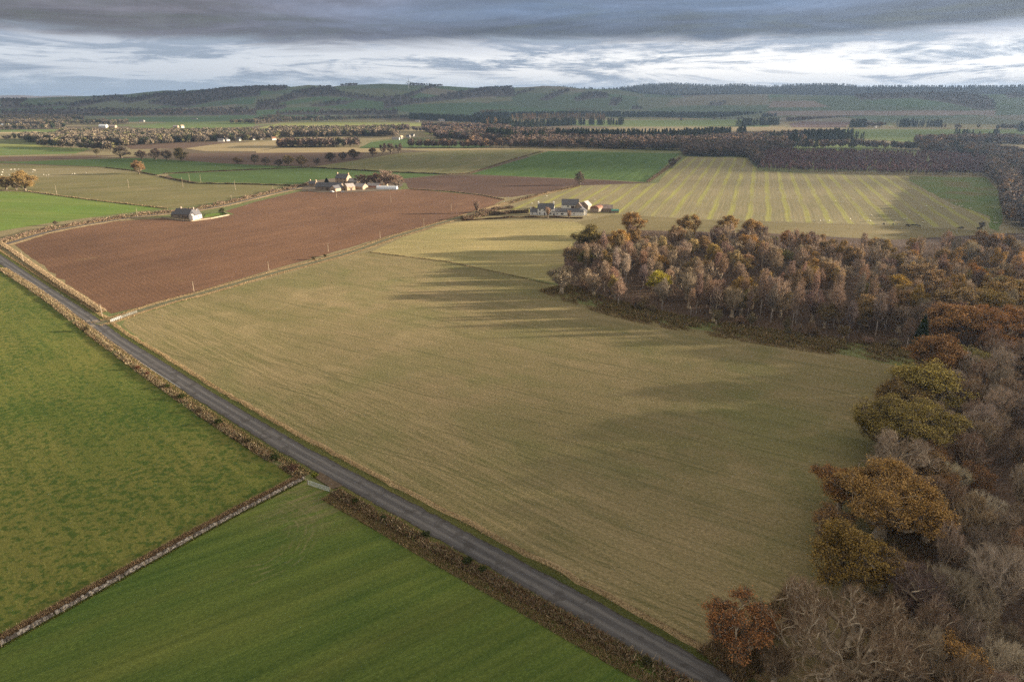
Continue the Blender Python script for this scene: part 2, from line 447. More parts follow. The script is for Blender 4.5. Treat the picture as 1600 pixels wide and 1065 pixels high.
# central stubble field
def f1_extra(nt, col, pos, loc):
    # headland passes that follow the road, and a few wheelings
    h = nt.mapping(pos, rot=(0, 0, R(43.5)))
    s = nt.noise(nt.mapping(h, (.02, .8, 1)), 1, 3, .6)
    sx = nt.new('ShaderNodeSeparateXYZ'); nt.put(sx.inputs[0], h)
    near = nt.rng(sx.outputs['Y'], 108, 132, 1, 0, True)
    col = nt.mix(nt.math('MULTIPLY', near, nt.rng(s, .42, .62, 0, .5)), col, (.34, .255, .13))
    sl_ = nt.new('ShaderNodeSeparateXYZ'); nt.put(sl_.inputs[0], loc)
    yy = nt.math('ADD', sl_.outputs['Y'], nt.math('MULTIPLY', nt.noise(nt.mapping(loc, (.012, .012, 1)), 1, 2), 9))
    tm = nt.math('PINGPONG', yy, 9.); tl = nt.rng(nt.math('ABSOLUTE', nt.math('SUBTRACT', tm, .95)), .15, .42, 1, 0)
    col = nt.mix(nt.math('MULTIPLY', tl, nt.rng(nt.noise(nt.mapping(loc, (.02, .2, 1)), 1, 3), .40, .60, .05, .55)), col, (.105, .10, .038))
    gp = nt.noise(pos, .018, 4, .6, .5); col = nt.mix(nt.rng(gp, .50, .64, 0, .38), col, (.125, .14, .042))
    pp = nt.noise(nt.mapping(pos, loc=(50, 9, 0)), .03, 5, .7, .5); col = nt.mix(nt.rng(pp, .55, .68, 0, .6), col, (.31, .235, .12))
    w = nt.noise(nt.mapping(loc, (.006, .16, 1)), 1, 2, .5)
    ln = nt.rng(nt.math('ABSOLUTE', nt.math('SUBTRACT', w, .5)), .0, .012, .5, 0)
    return nt.mix(ln, col, (.10, .095, .04))
M_F1 = field_mat('stubble', (.13, .124, .043), (.27, .20, .104), -31, patch=.008, stretch=1.8, streak=1.0, streak_amt=.26, fine=2.3, fine_amt=.55, bump=.22, roll=.6, extra=f1_extra, bias=.5, patch2=.085)
sheet('stubble_field', P((190, 508), (197, 498), (321, 460), (422, 435), (500, 412), (577, 393), (700, 409), (800, 431), (870, 446), (905, 474), (1050, 508), (1250, 540), (1420, 575)) + [(128, 190), (100, 150), (84, 118), (66, 98), (52, 74), (72, 36), (10, 94)] + [], M_F1)
# pasture west of the road
def f2_extra(nt, col, pos, loc):
    t = nt.noise(nt.mapping(pos, (.55, .55, 1)), 1, 4, .62, .3); c = nt.noise(nt.mapping(pos, (.035, .035, 1)), 1, 2)
    k = nt.rng(nt.math('ADD', nt.math('MULTIPLY', c, .3), t), .60, .76, 0, .75, True)
    return nt.mix(k, col, (.035, .075, .010))
M_F2 = field_mat('pasture', (.092, .12, .02), (.17, .155, .038), -44, patch=.012, stretch=1.6, streak=.35, streak_amt=.35, fine=1.8, fine_amt=.34, bump=.14, roll=.6, extra=f2_extra, bias=.5)
wall_line = smooth_line(P((474, 749), (333, 822), (183, 906), (0, 1008)), 1)
d = (wall_line[-1][0] - wall_line[-2][0], wall_line[-1][1] - wall_line[-2][1]); L = math.hypot(*d)
wall_line.append((wall_line[-1][0] + d[0] / L * 60, wall_line[-1][1] + d[1] / L * 60))
hedge_line = smooth_line(P((0, 420), (60, 458), (133, 515), (200, 566), (300, 637), (400, 703), (472, 746)), 1)
sheet('pasture', offset(hedge_line, -1)[::1] + wall_line[1:] + [(-420, 60), (-620, 420), (-400, 520)], M_F2)
def f3_extra(nt, col, pos, loc):
    c = un(492, 775)
    v = nt.new('ShaderNodeVectorMath', operation='DISTANCE'); nt.put(v.inputs[0], pos); v.inputs[1].default_value = (*c, 0)
    k = nt.math('MULTIPLY', nt.rng(v.outputs['Value'], 4, 22, 1, 0, True), nt.rng(nt.noise(nt.mapping(loc, (.10, .5, 1)), 1, 4, .65, 1.5), .42, .62, 0, .75))
    col = nt.mix(k, col, (.19, .155, .075))
    c2 = un(385, 838); v2 = nt.new('ShaderNodeVectorMath', operation='DISTANCE'); nt.put(v2.inputs[0], pos); v2.inputs[1].default_value = (*c2, 0)
    r2 = nt.math('ADD', v2.outputs['Value'], nt.math('MULTIPLY', nt.noise(pos, .09, 2), 4.))
    arc = nt.math('MULTIPLY', nt.rng(nt.math('SINE', nt.math('MULTIPLY', r2, 3.6)), .35, .95), nt.math('MULTIPLY', nt.rng(r2, 10, 12, 0, 1, True), nt.rng(r2, 16, 20, 1, 0, True)))
    s2 = nt.new('ShaderNodeSeparateXYZ'); nt.put(s2.inputs[0], pos)
    arc = nt.math('MULTIPLY', nt.math('MULTIPLY', arc, nt.rng(s2.outputs['X'], c2[0] + 1, c2[0] + 6, 0, .55, True)), nt.rng(nt.noise(pos, .35, 4, .65), .42, .58))
    col = nt.mix(arc, col, (.21, .185, .085))
    b_ = nt.noise(nt.mapping(loc, (.006, .085, 1)), 1, 3, .6)
    return nt.mix(nt.rng(b_, .50, .70, 0, .4), col, (.155, .16, .036))
M_F3 = field_mat('winter_barley', (.058, .10, .018), (.118, .142, .028), 34, patch=.014, stretch=3, streak=.45, streak_amt=.6, fine=2.4, fine_amt=.42, bump=.16, roll=.6, extra=f3_extra)
hedge2 = smooth_line(P((522, 769), (600, 812), (700, 868), (830, 938), (950, 1006), (1062, 1066)), 1)
d = (hedge2[-1][0] - hedge2[-2][0], hedge2[-1][1] - hedge2[-2][1]); L = math.hypot(*d); hedge2.append((hedge2[-1][0] + d[0] / L * 60, hedge2[-1][1] + d[1] / L * 60))
sheet('barley_field', wall_line[::-1] + P((490, 757)) + hedge2 + [(20, -60), (-300, -60)], M_F3)
# ploughland
def plough_extra(nt, col, pos, loc):
    h = nt.mapping(pos, rot=(0, 0, R(45.5)))
    sx = nt.new('ShaderNodeSeparateXYZ'); nt.put(sx.inputs[0], h)
    fur = nt.math('SINE', nt.math('ADD', nt.math('MULTIPLY', sx.outputs['Y'], 2.3), nt.math('MULTIPLY', nt.noise(pos, .05, 2), 2)))
    edge = nt.rng(sx.outputs['Y'], 112, 118, 1, 0, True)
    col = nt.mix(nt.math('MULTIPLY', edge, nt.rng(fur, -.2, .9, 0, .22)), col, (.065, .037, .022))
    g = nt.noise(pos, .05, 4, .6)
    return nt.mix(nt.rng(g, .64, .72, 0, .35), col, (.20, .13, .06))
M_PL = field_mat('plough_soil', (.118, .063, .038), (.195, .104, .058), 57, patch=.008, stretch=2, streak=.55, streak_amt=.3, fine=1.7, fine_amt=.45, bump=.26, roll=.8, extra=plough_extra)
plough_poly = P((16, 379), (174, 490), (208, 482), (304, 456), (422, 422), (542, 388), (598, 371), (686, 348), (755, 328), (788, 312), (750, 305), (638, 295), (620, 297), (560, 300), (468, 299), (400, 315), (352, 330), (367, 335), (299, 343), (255, 341), (218, 343), (111, 352), (40, 370))
sheet('ploughed_field', plough_poly, M_PL)
M_PL2 = field_mat('dark_plough', (.082, .048, .034), (.13, .075, .05), 15, streak=.4, fine=1., bump=.2)
sheet('ploughed_field', P((632, 280), (700, 274), (800, 276), (935, 281), (1015, 286), (905, 290), (851, 301), (800, 308), (778, 308), (750, 304), (638, 294)), M_PL2)
M_GRN = field_mat('winter_wheat', (.052, .105, .02), (.085, .135, .028), 72, streak=.25, streak_amt=.7, fine=.8, fine_amt=.2, bump=.1, bias=.5)
sheet('wheat_field', P((735, 272), (815, 249), (858, 236), (1063, 240), (1040, 258), (1015, 284), (935, 280), (800, 275)), M_GRN)
# striped stubble with green regrowth in the combine rows
def stripe_extra(nt, col, pos, loc):
    sx = nt.new('ShaderNodeSeparateXYZ'); nt.put(sx.inputs[0], loc)
    y = nt.math('ADD', sx.outputs['Y'], nt.math('MULTIPLY', nt.noise(pos, .02, 3), 5))
    s1 = nt.math('SINE', nt.math('MULTIPLY', y, 2 * pi / 14.5)); s2 = nt.math('SINE', nt.math('MULTIPLY', y, 2 * pi / 3.6))
    k = nt.math('MULTIPLY', nt.rng(s1, .30, .97, 0, .75, True), nt.rng(nt.noise(nt.mapping(loc, (.008, .06, 1)), 1, 2), .30, .50))
    col = nt.mix(k, col, (.30, .285, .06))
    return nt.mix(nt.rng(s2, .2, 1, 0, .25), col, (.15, .14, .055))
M_ST = field_mat('striped_stubble', (.19, .165, .075), (.27, .215, .115), -109, patch=.006, stretch=3, streak=.5, streak_amt=.4, fine=.9, fine_amt=.22, bump=.12, extra=stripe_extra)
sheet('striped_stubble_field', P((1074, 245), (1168, 247), (1185, 267), (1301, 272), (1420, 275), (1420, 282), (1491, 320), (1547, 338), (1546, 356), (1443, 354), (1301, 349), (1109, 343), (957, 334), (800, 333), (800, 322), (850, 302), (905, 290), (1028, 286), (1040, 270)), M_ST)
def corner_extra(nt, col, pos, loc):
    t = nt.noise(pos, .02, 3); return nt.mix(nt.rng(t, .52, .62, 0, .7), col, (.16, .12, .05))
M_CORNER = field_mat('rough_corner', (.08, .135, .024), (.145, .15, .04), 0, fine=.6, extra=corner_extra)
sheet('rough_grass', P((1420, 275), (1540, 277), (1562, 300), (1567, 340), (1560, 362), (1546, 356), (1547, 338), (1491, 320), (1420, 282)), M_CORNER)
sheet('rough_grass', P((957, 335), (1109, 344), (1301, 350), (1443, 355), (1560, 362), (1580, 400), (1300, 392), (1000, 380), (900, 372), (890, 350)), field_mat('rank_grass', (.14, .115, .045), (.21, .165, .075), 0, fine=.7))
M_F9 = field_mat('pale_stubble', (.215, .195, .075), (.335, .262, .118), 8, patch=.01, streak=.4, fine=1.6, fine_amt=.35, bump=.2, roll=.9, bias=.52)
sheet('stubble_field', P((727, 346), (830, 343.5), (900, 347), (930, 362), (905, 400), (890, 446), (800, 430), (700, 408), (580, 394), (628, 371), (697, 350)), M_F9)
# western fields
M_G10 = field_mat('spring_green', (.115, .185, .028), (.165, .20, .045), 170, streak=.12, streak_amt=.5, fine=.9, fine_amt=.2, bump=.1)
sheet('grass_field', P((-60, 292), (0, 299), (40, 300), (142, 313), (252, 326), (215, 330), (86, 347), (0, 361), (-60, 370)), M_G10)
M_OL = field_mat('olive_pasture', (.13, .125, .042), (.20, .165, .075), 30, streak=.2, fine=.8, roll=.9)
sheet('pasture', P((-60, 290), (-60, 256), (0, 256), (165, 262), (240, 274), (262, 280), (304, 287), (400, 288), (448, 290), (400, 303), (314, 320), (270, 326), (142, 312), (45, 299)), M_OL)
M_TAN = field_mat('tan_stubble', (.26, .20, .10), (.36, .275, .15), 10, streak=.2, fine=.5, fine_amt=.15)
sheet('stubble_field', P((-60, 264), (150, 262), (205, 268), (110, 275), (0, 279), (-60, 280)), field_mat('faded_stubble', (.19, .165, .08), (.27, .215, .115), 0, fine=.7))
M_G12 = field_mat('dark_wheat', (.055, .10, .024), (.085, .125, .032), 160, streak=.2, fine=.6, fine_amt=.15)
sheet('wheat_field', P((-60, 252), (25, 253), (100, 250), (220, 247), (300, 252), (400, 258), (485, 261), (400, 264), (262, 270), (246, 273), (165, 261)), M_G12)
sheet('wheat_field', P((262, 272), (400, 265.5), (485, 262), (603, 268.5), (697, 272), (630, 279), (460, 288), (400, 286), (305, 284), (270, 278)), M_G12)
M_OL2 = field_mat('thin_grass', (.13, .135, .045), (.20, .17, .08), 70, streak=.2, streak_amt=.8, fine=.6)
sheet('grass_field', P((487, 261), (552, 251), (628, 239), (717, 235), (830, 233.5), (846, 236), (800, 249), (730, 270.5), (697, 271.5), (603, 268)), M_OL2)
M_BR2 = field_mat('brown_soil', (.10, .062, .042), (.14, .088, .058), 20, fine=.3, fine_amt=.12)
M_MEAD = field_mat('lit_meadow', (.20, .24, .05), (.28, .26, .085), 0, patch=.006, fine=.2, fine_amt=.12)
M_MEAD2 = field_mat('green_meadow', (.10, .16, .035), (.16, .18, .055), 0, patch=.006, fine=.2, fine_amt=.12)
M_STRAW = field_mat('straw', (.34, .26, .14), (.42, .32, .18), 0, patch=.006, fine=.2, fine_amt=.12)
M_PURP = field_mat('young_plantation', (.12, .075, .065), (.17, .105, .085), 0, patch=.02, fine=.4, fine_amt=.3)
for nm, mt, pl in (
    ('meadow', M_MEAD, [(400, 201), (440, 192), (520, 191), (660, 192), (660, 197), (560, 199)]),
    ('meadow', M_MEAD2, [(200, 199), (290, 188), (400, 189), (397, 198), (280, 202)]),
    ('stubble_field', M_STRAW, [(180, 202), (290, 203), (285, 207), (180, 209)]),
    ('stubble_field', M_STRAW, [(150, 189), (330, 187), (300, 190), (180, 192)]),
    ('ploughed_field', M_BR2, [(190, 226), (290, 222), (362, 222), (290, 232), (205, 233)]),
    ('stubble_field', M_TAN, [(289, 232), (350, 224), (440, 220.5), (436, 230), (400, 236.5), (320, 236.5)]),
    ('ploughed_field', M_BR2, [(290, 240), (400, 239), (570, 238), (560, 250), (500, 259), (400, 258), (340, 255), (285, 250)]),
    ('stubble_field', M_TAN, [(400, 236.5), (440, 231), (580, 230.5), (626, 233), (600, 238), (400, 239)]),
    ('stubble_field', M_TAN, [(626, 234), (720, 231), (1000, 234), (860, 235.5), (840, 233), (717, 234.5)]),
    ('meadow', M_G12, [(560, 232), (580, 222), (640, 217), (730, 222), (770, 229), (740, 231.5), (640, 231)]),
    ('meadow', M_MEAD, [(-60, 225), (55, 226), (75, 229), (0, 231), (-60, 231)]),
    ('meadow', M_MEAD2, [(-60, 231.5), (75, 230), (146, 232), (118, 240), (0, 243), (-60, 243)]),
    ('ploughed_field', M_BR2, [(-60, 246), (140, 243), (188, 243), (130, 247.5), (-60, 252)]),
    ('meadow', M_MEAD2, [(850, 188.5), (1220, 186.5), (1200, 198), (1000, 197), (860, 196)]),
    ('stubble_field', M_TAN, [(860, 205), (1010, 202), (1230, 198), (1200, 204), (1000, 206)]),
    ('meadow', M_MEAD, [(660, 207.5), (718, 206.5), (708, 210), (666, 210)]),
    ('meadow', M_MEAD2, [(1310, 202), (1640, 202), (1640, 212), (1425, 223), (1315, 214)]),
    ('meadow', M_MEAD2, [(1225, 226), (1330, 222), (1425, 228), (1330, 236), (1240, 236)]),
    ('meadow', M_OL, [(1390, 190), (1460, 183), (1640, 184), (1640, 199), (1400, 200)]),
    ('young_plantation', M_PURP, [(1232, 194), (1260, 188), (1335, 188), (1320, 199), (1240, 200)]),
    ('stubble_field', M_TAN, [(1200, 199), (1330, 200), (1300, 206), (1200, 207)]),
    ('meadow', M_MEAD2, [(0, 203), (90, 202), (95, 207), (0, 207)]),
    ('stubble_field', M_STRAW, [(-40, 207), (70, 206), (40, 209), (-40, 209)]),
    ('meadow', M_MEAD, [(120, 184), (200, 184), (190, 188), (125, 187)]),
): sheet(nm, P(*pl), mt)
# woodland floor under the mixed wood
M_LITTER = field_mat('leaf_litter', (.06, .042, .032), (.11, .07, .045), 0, patch=.03, stretch=1, fine=1.5, fine_amt=.5, bump=.3)
W1 = P((872, 447), (950, 475), (1100, 503), (1250, 524), (1420, 548)) + [(150, 225), (128, 195), (104, 158), (86, 124), (68, 100), (52, 80), (70, 30)] + [(420, 30), (560, 330), (520, 480)] + P((1568, 365), (1400, 375), (1200, 365), (1000, 360), (905, 372), (885, 400))
sheet('woodland_floor', W1, M_LITTER)

# ------------------------------------------------------------------ road, track and verges
m, nt, b = material('tarmac')
uv = nt.new('ShaderNodeUVMap').outputs[0]; pos = nt.new('ShaderNodeNewGeometry').outputs['Position']
sx = nt.new('ShaderNodeSeparateXYZ'); nt.put(sx.inputs[0], uv)
u = nt.math('ABSOLUTE', nt.math('SUBTRACT', sx.outputs['X'], .5))
lng = nt.noise(nt.mapping(uv, (9, .05, 1)), 1, 4, .6); blot = nt.noise(pos, .25, 4, .6); fn = nt.noise(pos, 9, 3, .7)
trk = nt.rng(nt.math('ABSOLUTE', nt.math('SUBTRACT', u, .19)), .02, .13, 1, 0, True)
col = nt.mix(nt.math('MULTIPLY', trk, .75), (.078, .073, .073), (.15, .138, .13))
col = nt.mix(nt.rng(lng, .48, .72, 0, .6), col, (.165, .148, .135))
col = nt.mix(nt.rng(blot, .56, .62, 0, .6), col, (.055, .048, .043))
pt = nt.noise(nt.mapping(uv, (1.6, .09, 1), loc=(3, 1, 0)), 1, 2, .5); col = nt.mix(nt.rng(pt, .62, .635, 0, .4), col, (.10, .09, .084))
col = nt.mix(nt.math('MULTIPLY', nt.rng(u, .38, .48), nt.rng(nt.noise(pos, .8, 3), .4, .6, .25, 1)), col, (.042, .034, .026))
nt.put(b.inputs['Base Color'], nt.scale(col, nt.rng(fn, .3, .7, .75, 1.25))); nt.put(b.inputs['Normal'], nt.bump(fn, .4, .02))
b.inputs['Roughness'].default_value = .8
M_ROAD = m
M_VERGE = field_mat('verge_turf', (.05, .068, .014), (.11, .10, .03), ROAD_ANG, fine=3, fine_amt=.5, streak=.6, bump=.3)
M_DEAD = field_mat('dead_grass', (.24, .165, .085), (.40, .29, .155), ROAD_ANG, fine=3, fine_amt=.5, streak=.8, bump=.35)
strip('verge', road_pts, 6.5, -2.6, M_DEAD, rag=.35)
strip('verge', road_pts, 4.9, 4.5, M_VERGE, rag=.3)
strip('road', road_pts, RW, RW, M_ROAD, z=next_z() + .02, step=1.3, rag=.12)
ROADZ = LAYER[0] + .02
# short field access opposite the barley gate
sheet('field_entrance', P((492, 747), (500, 738), (536, 760), (520, 765)), plain('mud', (.10, .07, .045), .4, 1.2)).location.z += .1
m, nt, b = material('track_stone')
uv = nt.new('ShaderNodeUVMap').outputs[0]; pos = nt.new('ShaderNodeNewGeometry').outputs['Position']
sx = nt.new('ShaderNodeSeparateXYZ'); nt.put(sx.inputs[0], uv)
u = nt.math('ABSOLUTE', nt.math('SUBTRACT', sx.outputs['X'], .5))
n1 = nt.noise(pos, .5, 4, .65)
col = nt.mix(nt.rng(u, .12, .2), (.10, .105, .035), (.17, .145, .105)); col = nt.mix(nt.rng(u, .38, .46), col, (.11, .10, .035))
nt.put(b.inputs['Base Color'], nt.scale(col, nt.rng(n1, .3, .7, .6, 1.4))); M_TRACK = m
track_pts = smooth_line(P((150, 507), (183, 498), (208, 489), (262, 472), (321, 457), (422, 428), (500, 408), (560, 391), (612, 371), (692, 348), (740, 333), (790, 318), (840, 305), (900, 291)), 2)
strip('verge', track_pts, 4.6, 4.6, M_DEAD, rag=.5)
strip('track', track_pts[:-14], 1.9, 1.9, M_TRACK, z=ROADZ + .012, step=3, rag=.1)
lane_pts = smooth_line(P((-60, 398), (0, 385), (60, 366), (111, 355), (218, 338), (262, 334), (330, 326), (400, 309), (468, 293), (490, 289)), 2)
strip('verge', lane_pts, 3.5, 7, M_DEAD, rag=.6)
strip('road', lane_pts, 1.9, 1.9, M_ROAD, z=ROADZ + .016)
# worn white marks on the tarmac at the junction and the pale patches
M_PATCH = plain('worn_chippings', (.24, .20, .165), .35, 1.5)
for pl in ([(134, 502), (139, 500), (142, 502), (137, 504)], [(143, 501), (152, 500), (157, 504), (148, 505)], [(139, 508), (147, 508), (150, 511), (141, 511)]):
    o = sheet('road_patch', P(*pl), M_PATCH); o.location.z = ROADZ + .03 - LAYER[0]
M_WHITE = plain('white_paint', (.55, .54, .5), .3, 2)
for a, b_ in (((217, 563), (281, 604)), ((281, 604), (284, 606)), ((88, 456), (92, 458.5)), ((95, 461), (98, 463))):
    e = P(a, b_); strip('edge_line', offset(e, -.42 if a[0] > 150 else .3), .06, .06, M_WHITE, z=ROADZ + .006)

# ------------------------------------------------------------------ low vegetation
def blades(name, pts, h, w, pal, seed=1, lean=.35, cards=False):
    """upright blades (grass, stems) at pts (n,2 or 3); pal = list of (weight, colour)"""
    g = np.random.default_rng(seed); pts = np.asarray(pts, float); n = len(pts)
    if pts.shape[1] == 2: pts = np.c_[pts, np.zeros(n)]
    hh = g.uniform(h[0], h[1], (n, 1)); ww = w * g.uniform(.6, 1.5, (n, 1)); a = g.random(n) * 2 * pi
    s = np.c_[np.cos(a), np.sin(a), np.zeros(n)]
    tip = pts + np.c_[g.normal(0, lean, (n, 2)) * hh, hh]
    midp = (pts + tip) / 2 + np.c_[g.normal(0, .1, (n, 2)) * hh, np.zeros(n)]
    V = np.stack([pts - s * ww * .5, pts + s * ww * .5, midp + s * ww * .45, midp - s * ww * .45, tip + s * ww * .12, tip - s * ww * .12], 1)
    o = (np.arange(n) * 6)[:, None]
    Fc = np.concatenate([o + np.array([[0, 1, 2, 3]]), o + np.array([[3, 2, 4, 5]])])
    wt = np.array([p[0] for p in pal], float); wt /= wt.sum(); ci = g.choice(len(pal), n, p=wt)
    col = np.array([p[1] for p in pal])[ci] * g.uniform(.7, 1.3, (n, 1))
    return np_mesh(name, V.reshape(-1, 3), Fc, M_TINT, np.repeat(col, 6, 0))
def along(pts, n, l, r, seed=1, gap=None, clump=0):
    g = np.random.default_rng(seed); pts = resample(pts, 1.0); nn = normals2(pts)
    A = np.array(pts); B = np.array(nn); out = []
    i = g.integers(0, len(A) - 1, n); t = g.random(n); d = g.uniform(-r, l, n)
    q = A[i] * (1 - t[:, None]) + A[i + 1] * t[:, None] + B[i] * d[:, None]
    if clump:
        ph = np.sin(i * .37) + np.sin(i * .113 + 2) + np.sin(i * .71 + d) * .7
        q = q[ph + g.normal(0, .7, n) > -clump]
    return q
DEADPAL = [(4, (.36, .26, .14)), (3, (.26, .18, .09)), (2, (.20, .13, .07)), (1, (.15, .14, .04))]
BRKPAL = [(4, (.20, .115, .06)), (3, (.15, .095, .055)), (2, (.26, .18, .10)), (1, (.09, .085, .025))]
GRNPAL = [(4, (.08, .10, .02)), (2, (.13, .13, .03)), (1, (.20, .16, .06))]

def verge(line, n, l, r, h, pal, seed, label, cat='grass', w=.09, clump=0, name='grass'):
    o = link(bpy.data.objects.new(name, blades(name, along(line, n, l, r, seed, clump=clump), h, w, pal, seed))); return stuff(o, label, cat)
# road travels from top left to bottom right: left of travel = the stubble side
verge(road_pts, 60000, 6.3, -4.6, (.12, .5), DEADPAL, 1, 'pale dead grass along the edge of the stubble field')
verge(road_pts, 30000, 4.8, -2.9, (.08, .3), GRNPAL, 2, 'short green verge grass on the field side of the road')
verge(road_pts, 26000, -2.9, 4.6, (.08, .3), GRNPAL + [(3, (.24, .19, .08))], 3, 'short verge grass on the hedge side of the road')
verge(track_pts, 26000, 4.4, -2.1, (.15, .55), DEADPAL, 4, 'pale rank grass beside the farm track')
verge(track_pts, 26000, -2.1, 4.4, (.15, .55), DEADPAL, 5, 'pale rank grass between the farm track and stubble')
verge(wall_line, 30000, .9, -.35, (.05, .25), GRNPAL, 6, 'short grass at the pasture side of the stone wall')
verge(offset(wall_line, 0), 42000, -.5, 2.5, (.2, .75), [(4, (.30, .20, .115)), (3, (.22, .14, .08)), (2, (.38, .28, .16))], 7, 'dead tawny grass along the foot of the stone wall', name='dead_grass', w=.11)
hb2 = offset(hedge2, -2.3)
verge(hb2, 34000, 1.0, 1.6, (.15, .55), DEADPAL, 8, 'pale dead grass between the hedge and the barley', name='dead_grass')
verge(offset(hedge_line, 1.6), 30000, 1.4, .8, (.15, .5), DEADPAL, 9, 'pale dead grass on the road side of the long hedge', name='dead_grass')
bank = offset(smooth_line(P((-40, 358), (0, 380), (80, 437), (160, 488)), 1), 0)
verge(bank, 60000, 1.7, 1.0, (.4, 1.15), [(5, (.33, .24, .145)), (2, (.25, .17, .10)), (2, (.40, .31, .19))], 10, 'tall tawny dead grass bank between the road and ploughland', name='dead_grass', w=.13)

def hedge(line, n, width, height, pal, label, seed, clump=1.2, name='hedgerow', wb=.16):
    g = np.random.default_rng(seed); q = along(line, n, width / 2, width / 2, seed, clump=clump)
    hz = height * g.beta(1.6, 1.3, len(q)) * (.72 + .28 * np.sin(q[:, 0] * .31) * np.sin(q[:, 1] * .23))
    base = np.c_[q, np.maximum(hz - .5, 0)]
    o = link(bpy.data.objects.new(name, blades(name, base, (.25, .75), wb, pal, seed, .6)))
    return tag(o, label, 'hedge')
hedge(hedge_line, 46000, 2.5, 1.05, BRKPAL + [(7, (.33, .265, .165)), (3, (.25, .19, .115)), (2, (.12, .12, .04))], 'long low brown hedge of dead bracken between the pasture and road', 21)
hedge(hedge2, 46000, 2.7, 1.2, BRKPAL + [(5, (.30, .23, .145)), (2, (.12, .12, .04))], 'brown bracken hedge between the dark green barley and road', 22)
LANEPAL = [(4, (.21, .14, .095)), (3, (.16, .11, .08)), (2, (.28, .21, .13)), (1, (.12, .12, .04))]
hedge(offset(lane_pts, 6), 26000, 6.5, 3.2, LANEPAL, 'overgrown reddish brown hedge along the lane behind the ploughed field', 23, clump=1.6, wb=.4)
DARKPAL = [(3, (.07, .05, .035)), (2, (.10, .07, .045)), (1, (.05, .05, .025))]
for i, (pl, hgt, pal, lab) in enumerate((
    (P((250, 276), (304, 287), (400, 288.5), (448, 290), (470, 292)), 1.9, DARKPAL, 'dark clipped hedge between the olive pasture and wheat, left of the farm'),
    (P((255, 271.5), (330, 268), (400, 265), (490, 261.5)), 1.5, DARKPAL, 'thin dark hedge dividing the two green wheat fields'),
    (P((487, 262), (603, 269), (697, 272.5)), 2.0, DARKPAL, 'straight dark hedge behind the large farmstead'),
    (P((45, 299.5), (142, 312.5), (262, 326)), 1.2, [(3, (.30, .22, .12)), (2, (.12, .10, .05))], 'pale hedge bank between the bright green field and olive pasture'),
    (P((165, 262), (210, 267), (245, 274.5)), 1.3, DARKPAL, 'short dark hedge running down to the lone brown tree'),
    (P((697, 273), (735, 270.5), (800, 249.5), (848, 236.5)), 1.6, [(3, (.26, .19, .11)), (1, (.12, .09, .05))], 'tan hedge bank between the thin grass and bright wheat field'),
    (P((1012, 285), (1036, 268), (1063, 247)), 3.0, LANEPAL, 'scrubby brown hedge between the bright wheat and striped stubble'),
    (P((800, 317), (850, 302), (905, 290.5)), 1.8, LANEPAL, 'brown hedge between the dark plough and striped stubble'),
    (P((722, 345), (800, 340), (870, 340), (910, 341.5)), 1.5, [(3, (.10, .06, .035)), (2, (.15, .09, .05))], 'trimmed dark beech hedge in front of the white farm'),
    (P((746, 334), (775, 328), (800, 325)), 3.2, LANEPAL, 'bushy brown hedge beside the track end, left of the white farm'),
    (P((722, 343.5), (760, 337), (800, 333), (826, 332.5)), 4.0, LANEPAL, 'thick brown scrub bank between the track and white farm'),
    (P((640, 295.5), (700, 299), (755, 305), (788, 312)), .9, [(3, (.27, .20, .12)), (1, (.13, .09, .05))], 'faint grassy hedge line between the red plough and dark plough'),
    (P((577, 394), (700, 409), (800, 430.5), (868, 446)), .2, [(3, (.22, .16, .08)), (1, (.12, .09, .045))], 'low line of rank grass and wire dividing the stubble fields'),
)): hedge(pl, 9000 if i != 12 else 2000, (.8 if i == 12 else 2.2) if hgt < 2.5 else 4.5, hgt, pal, lab, 30 + i, clump=2.2, wb=.35 if i < 12 else .12)

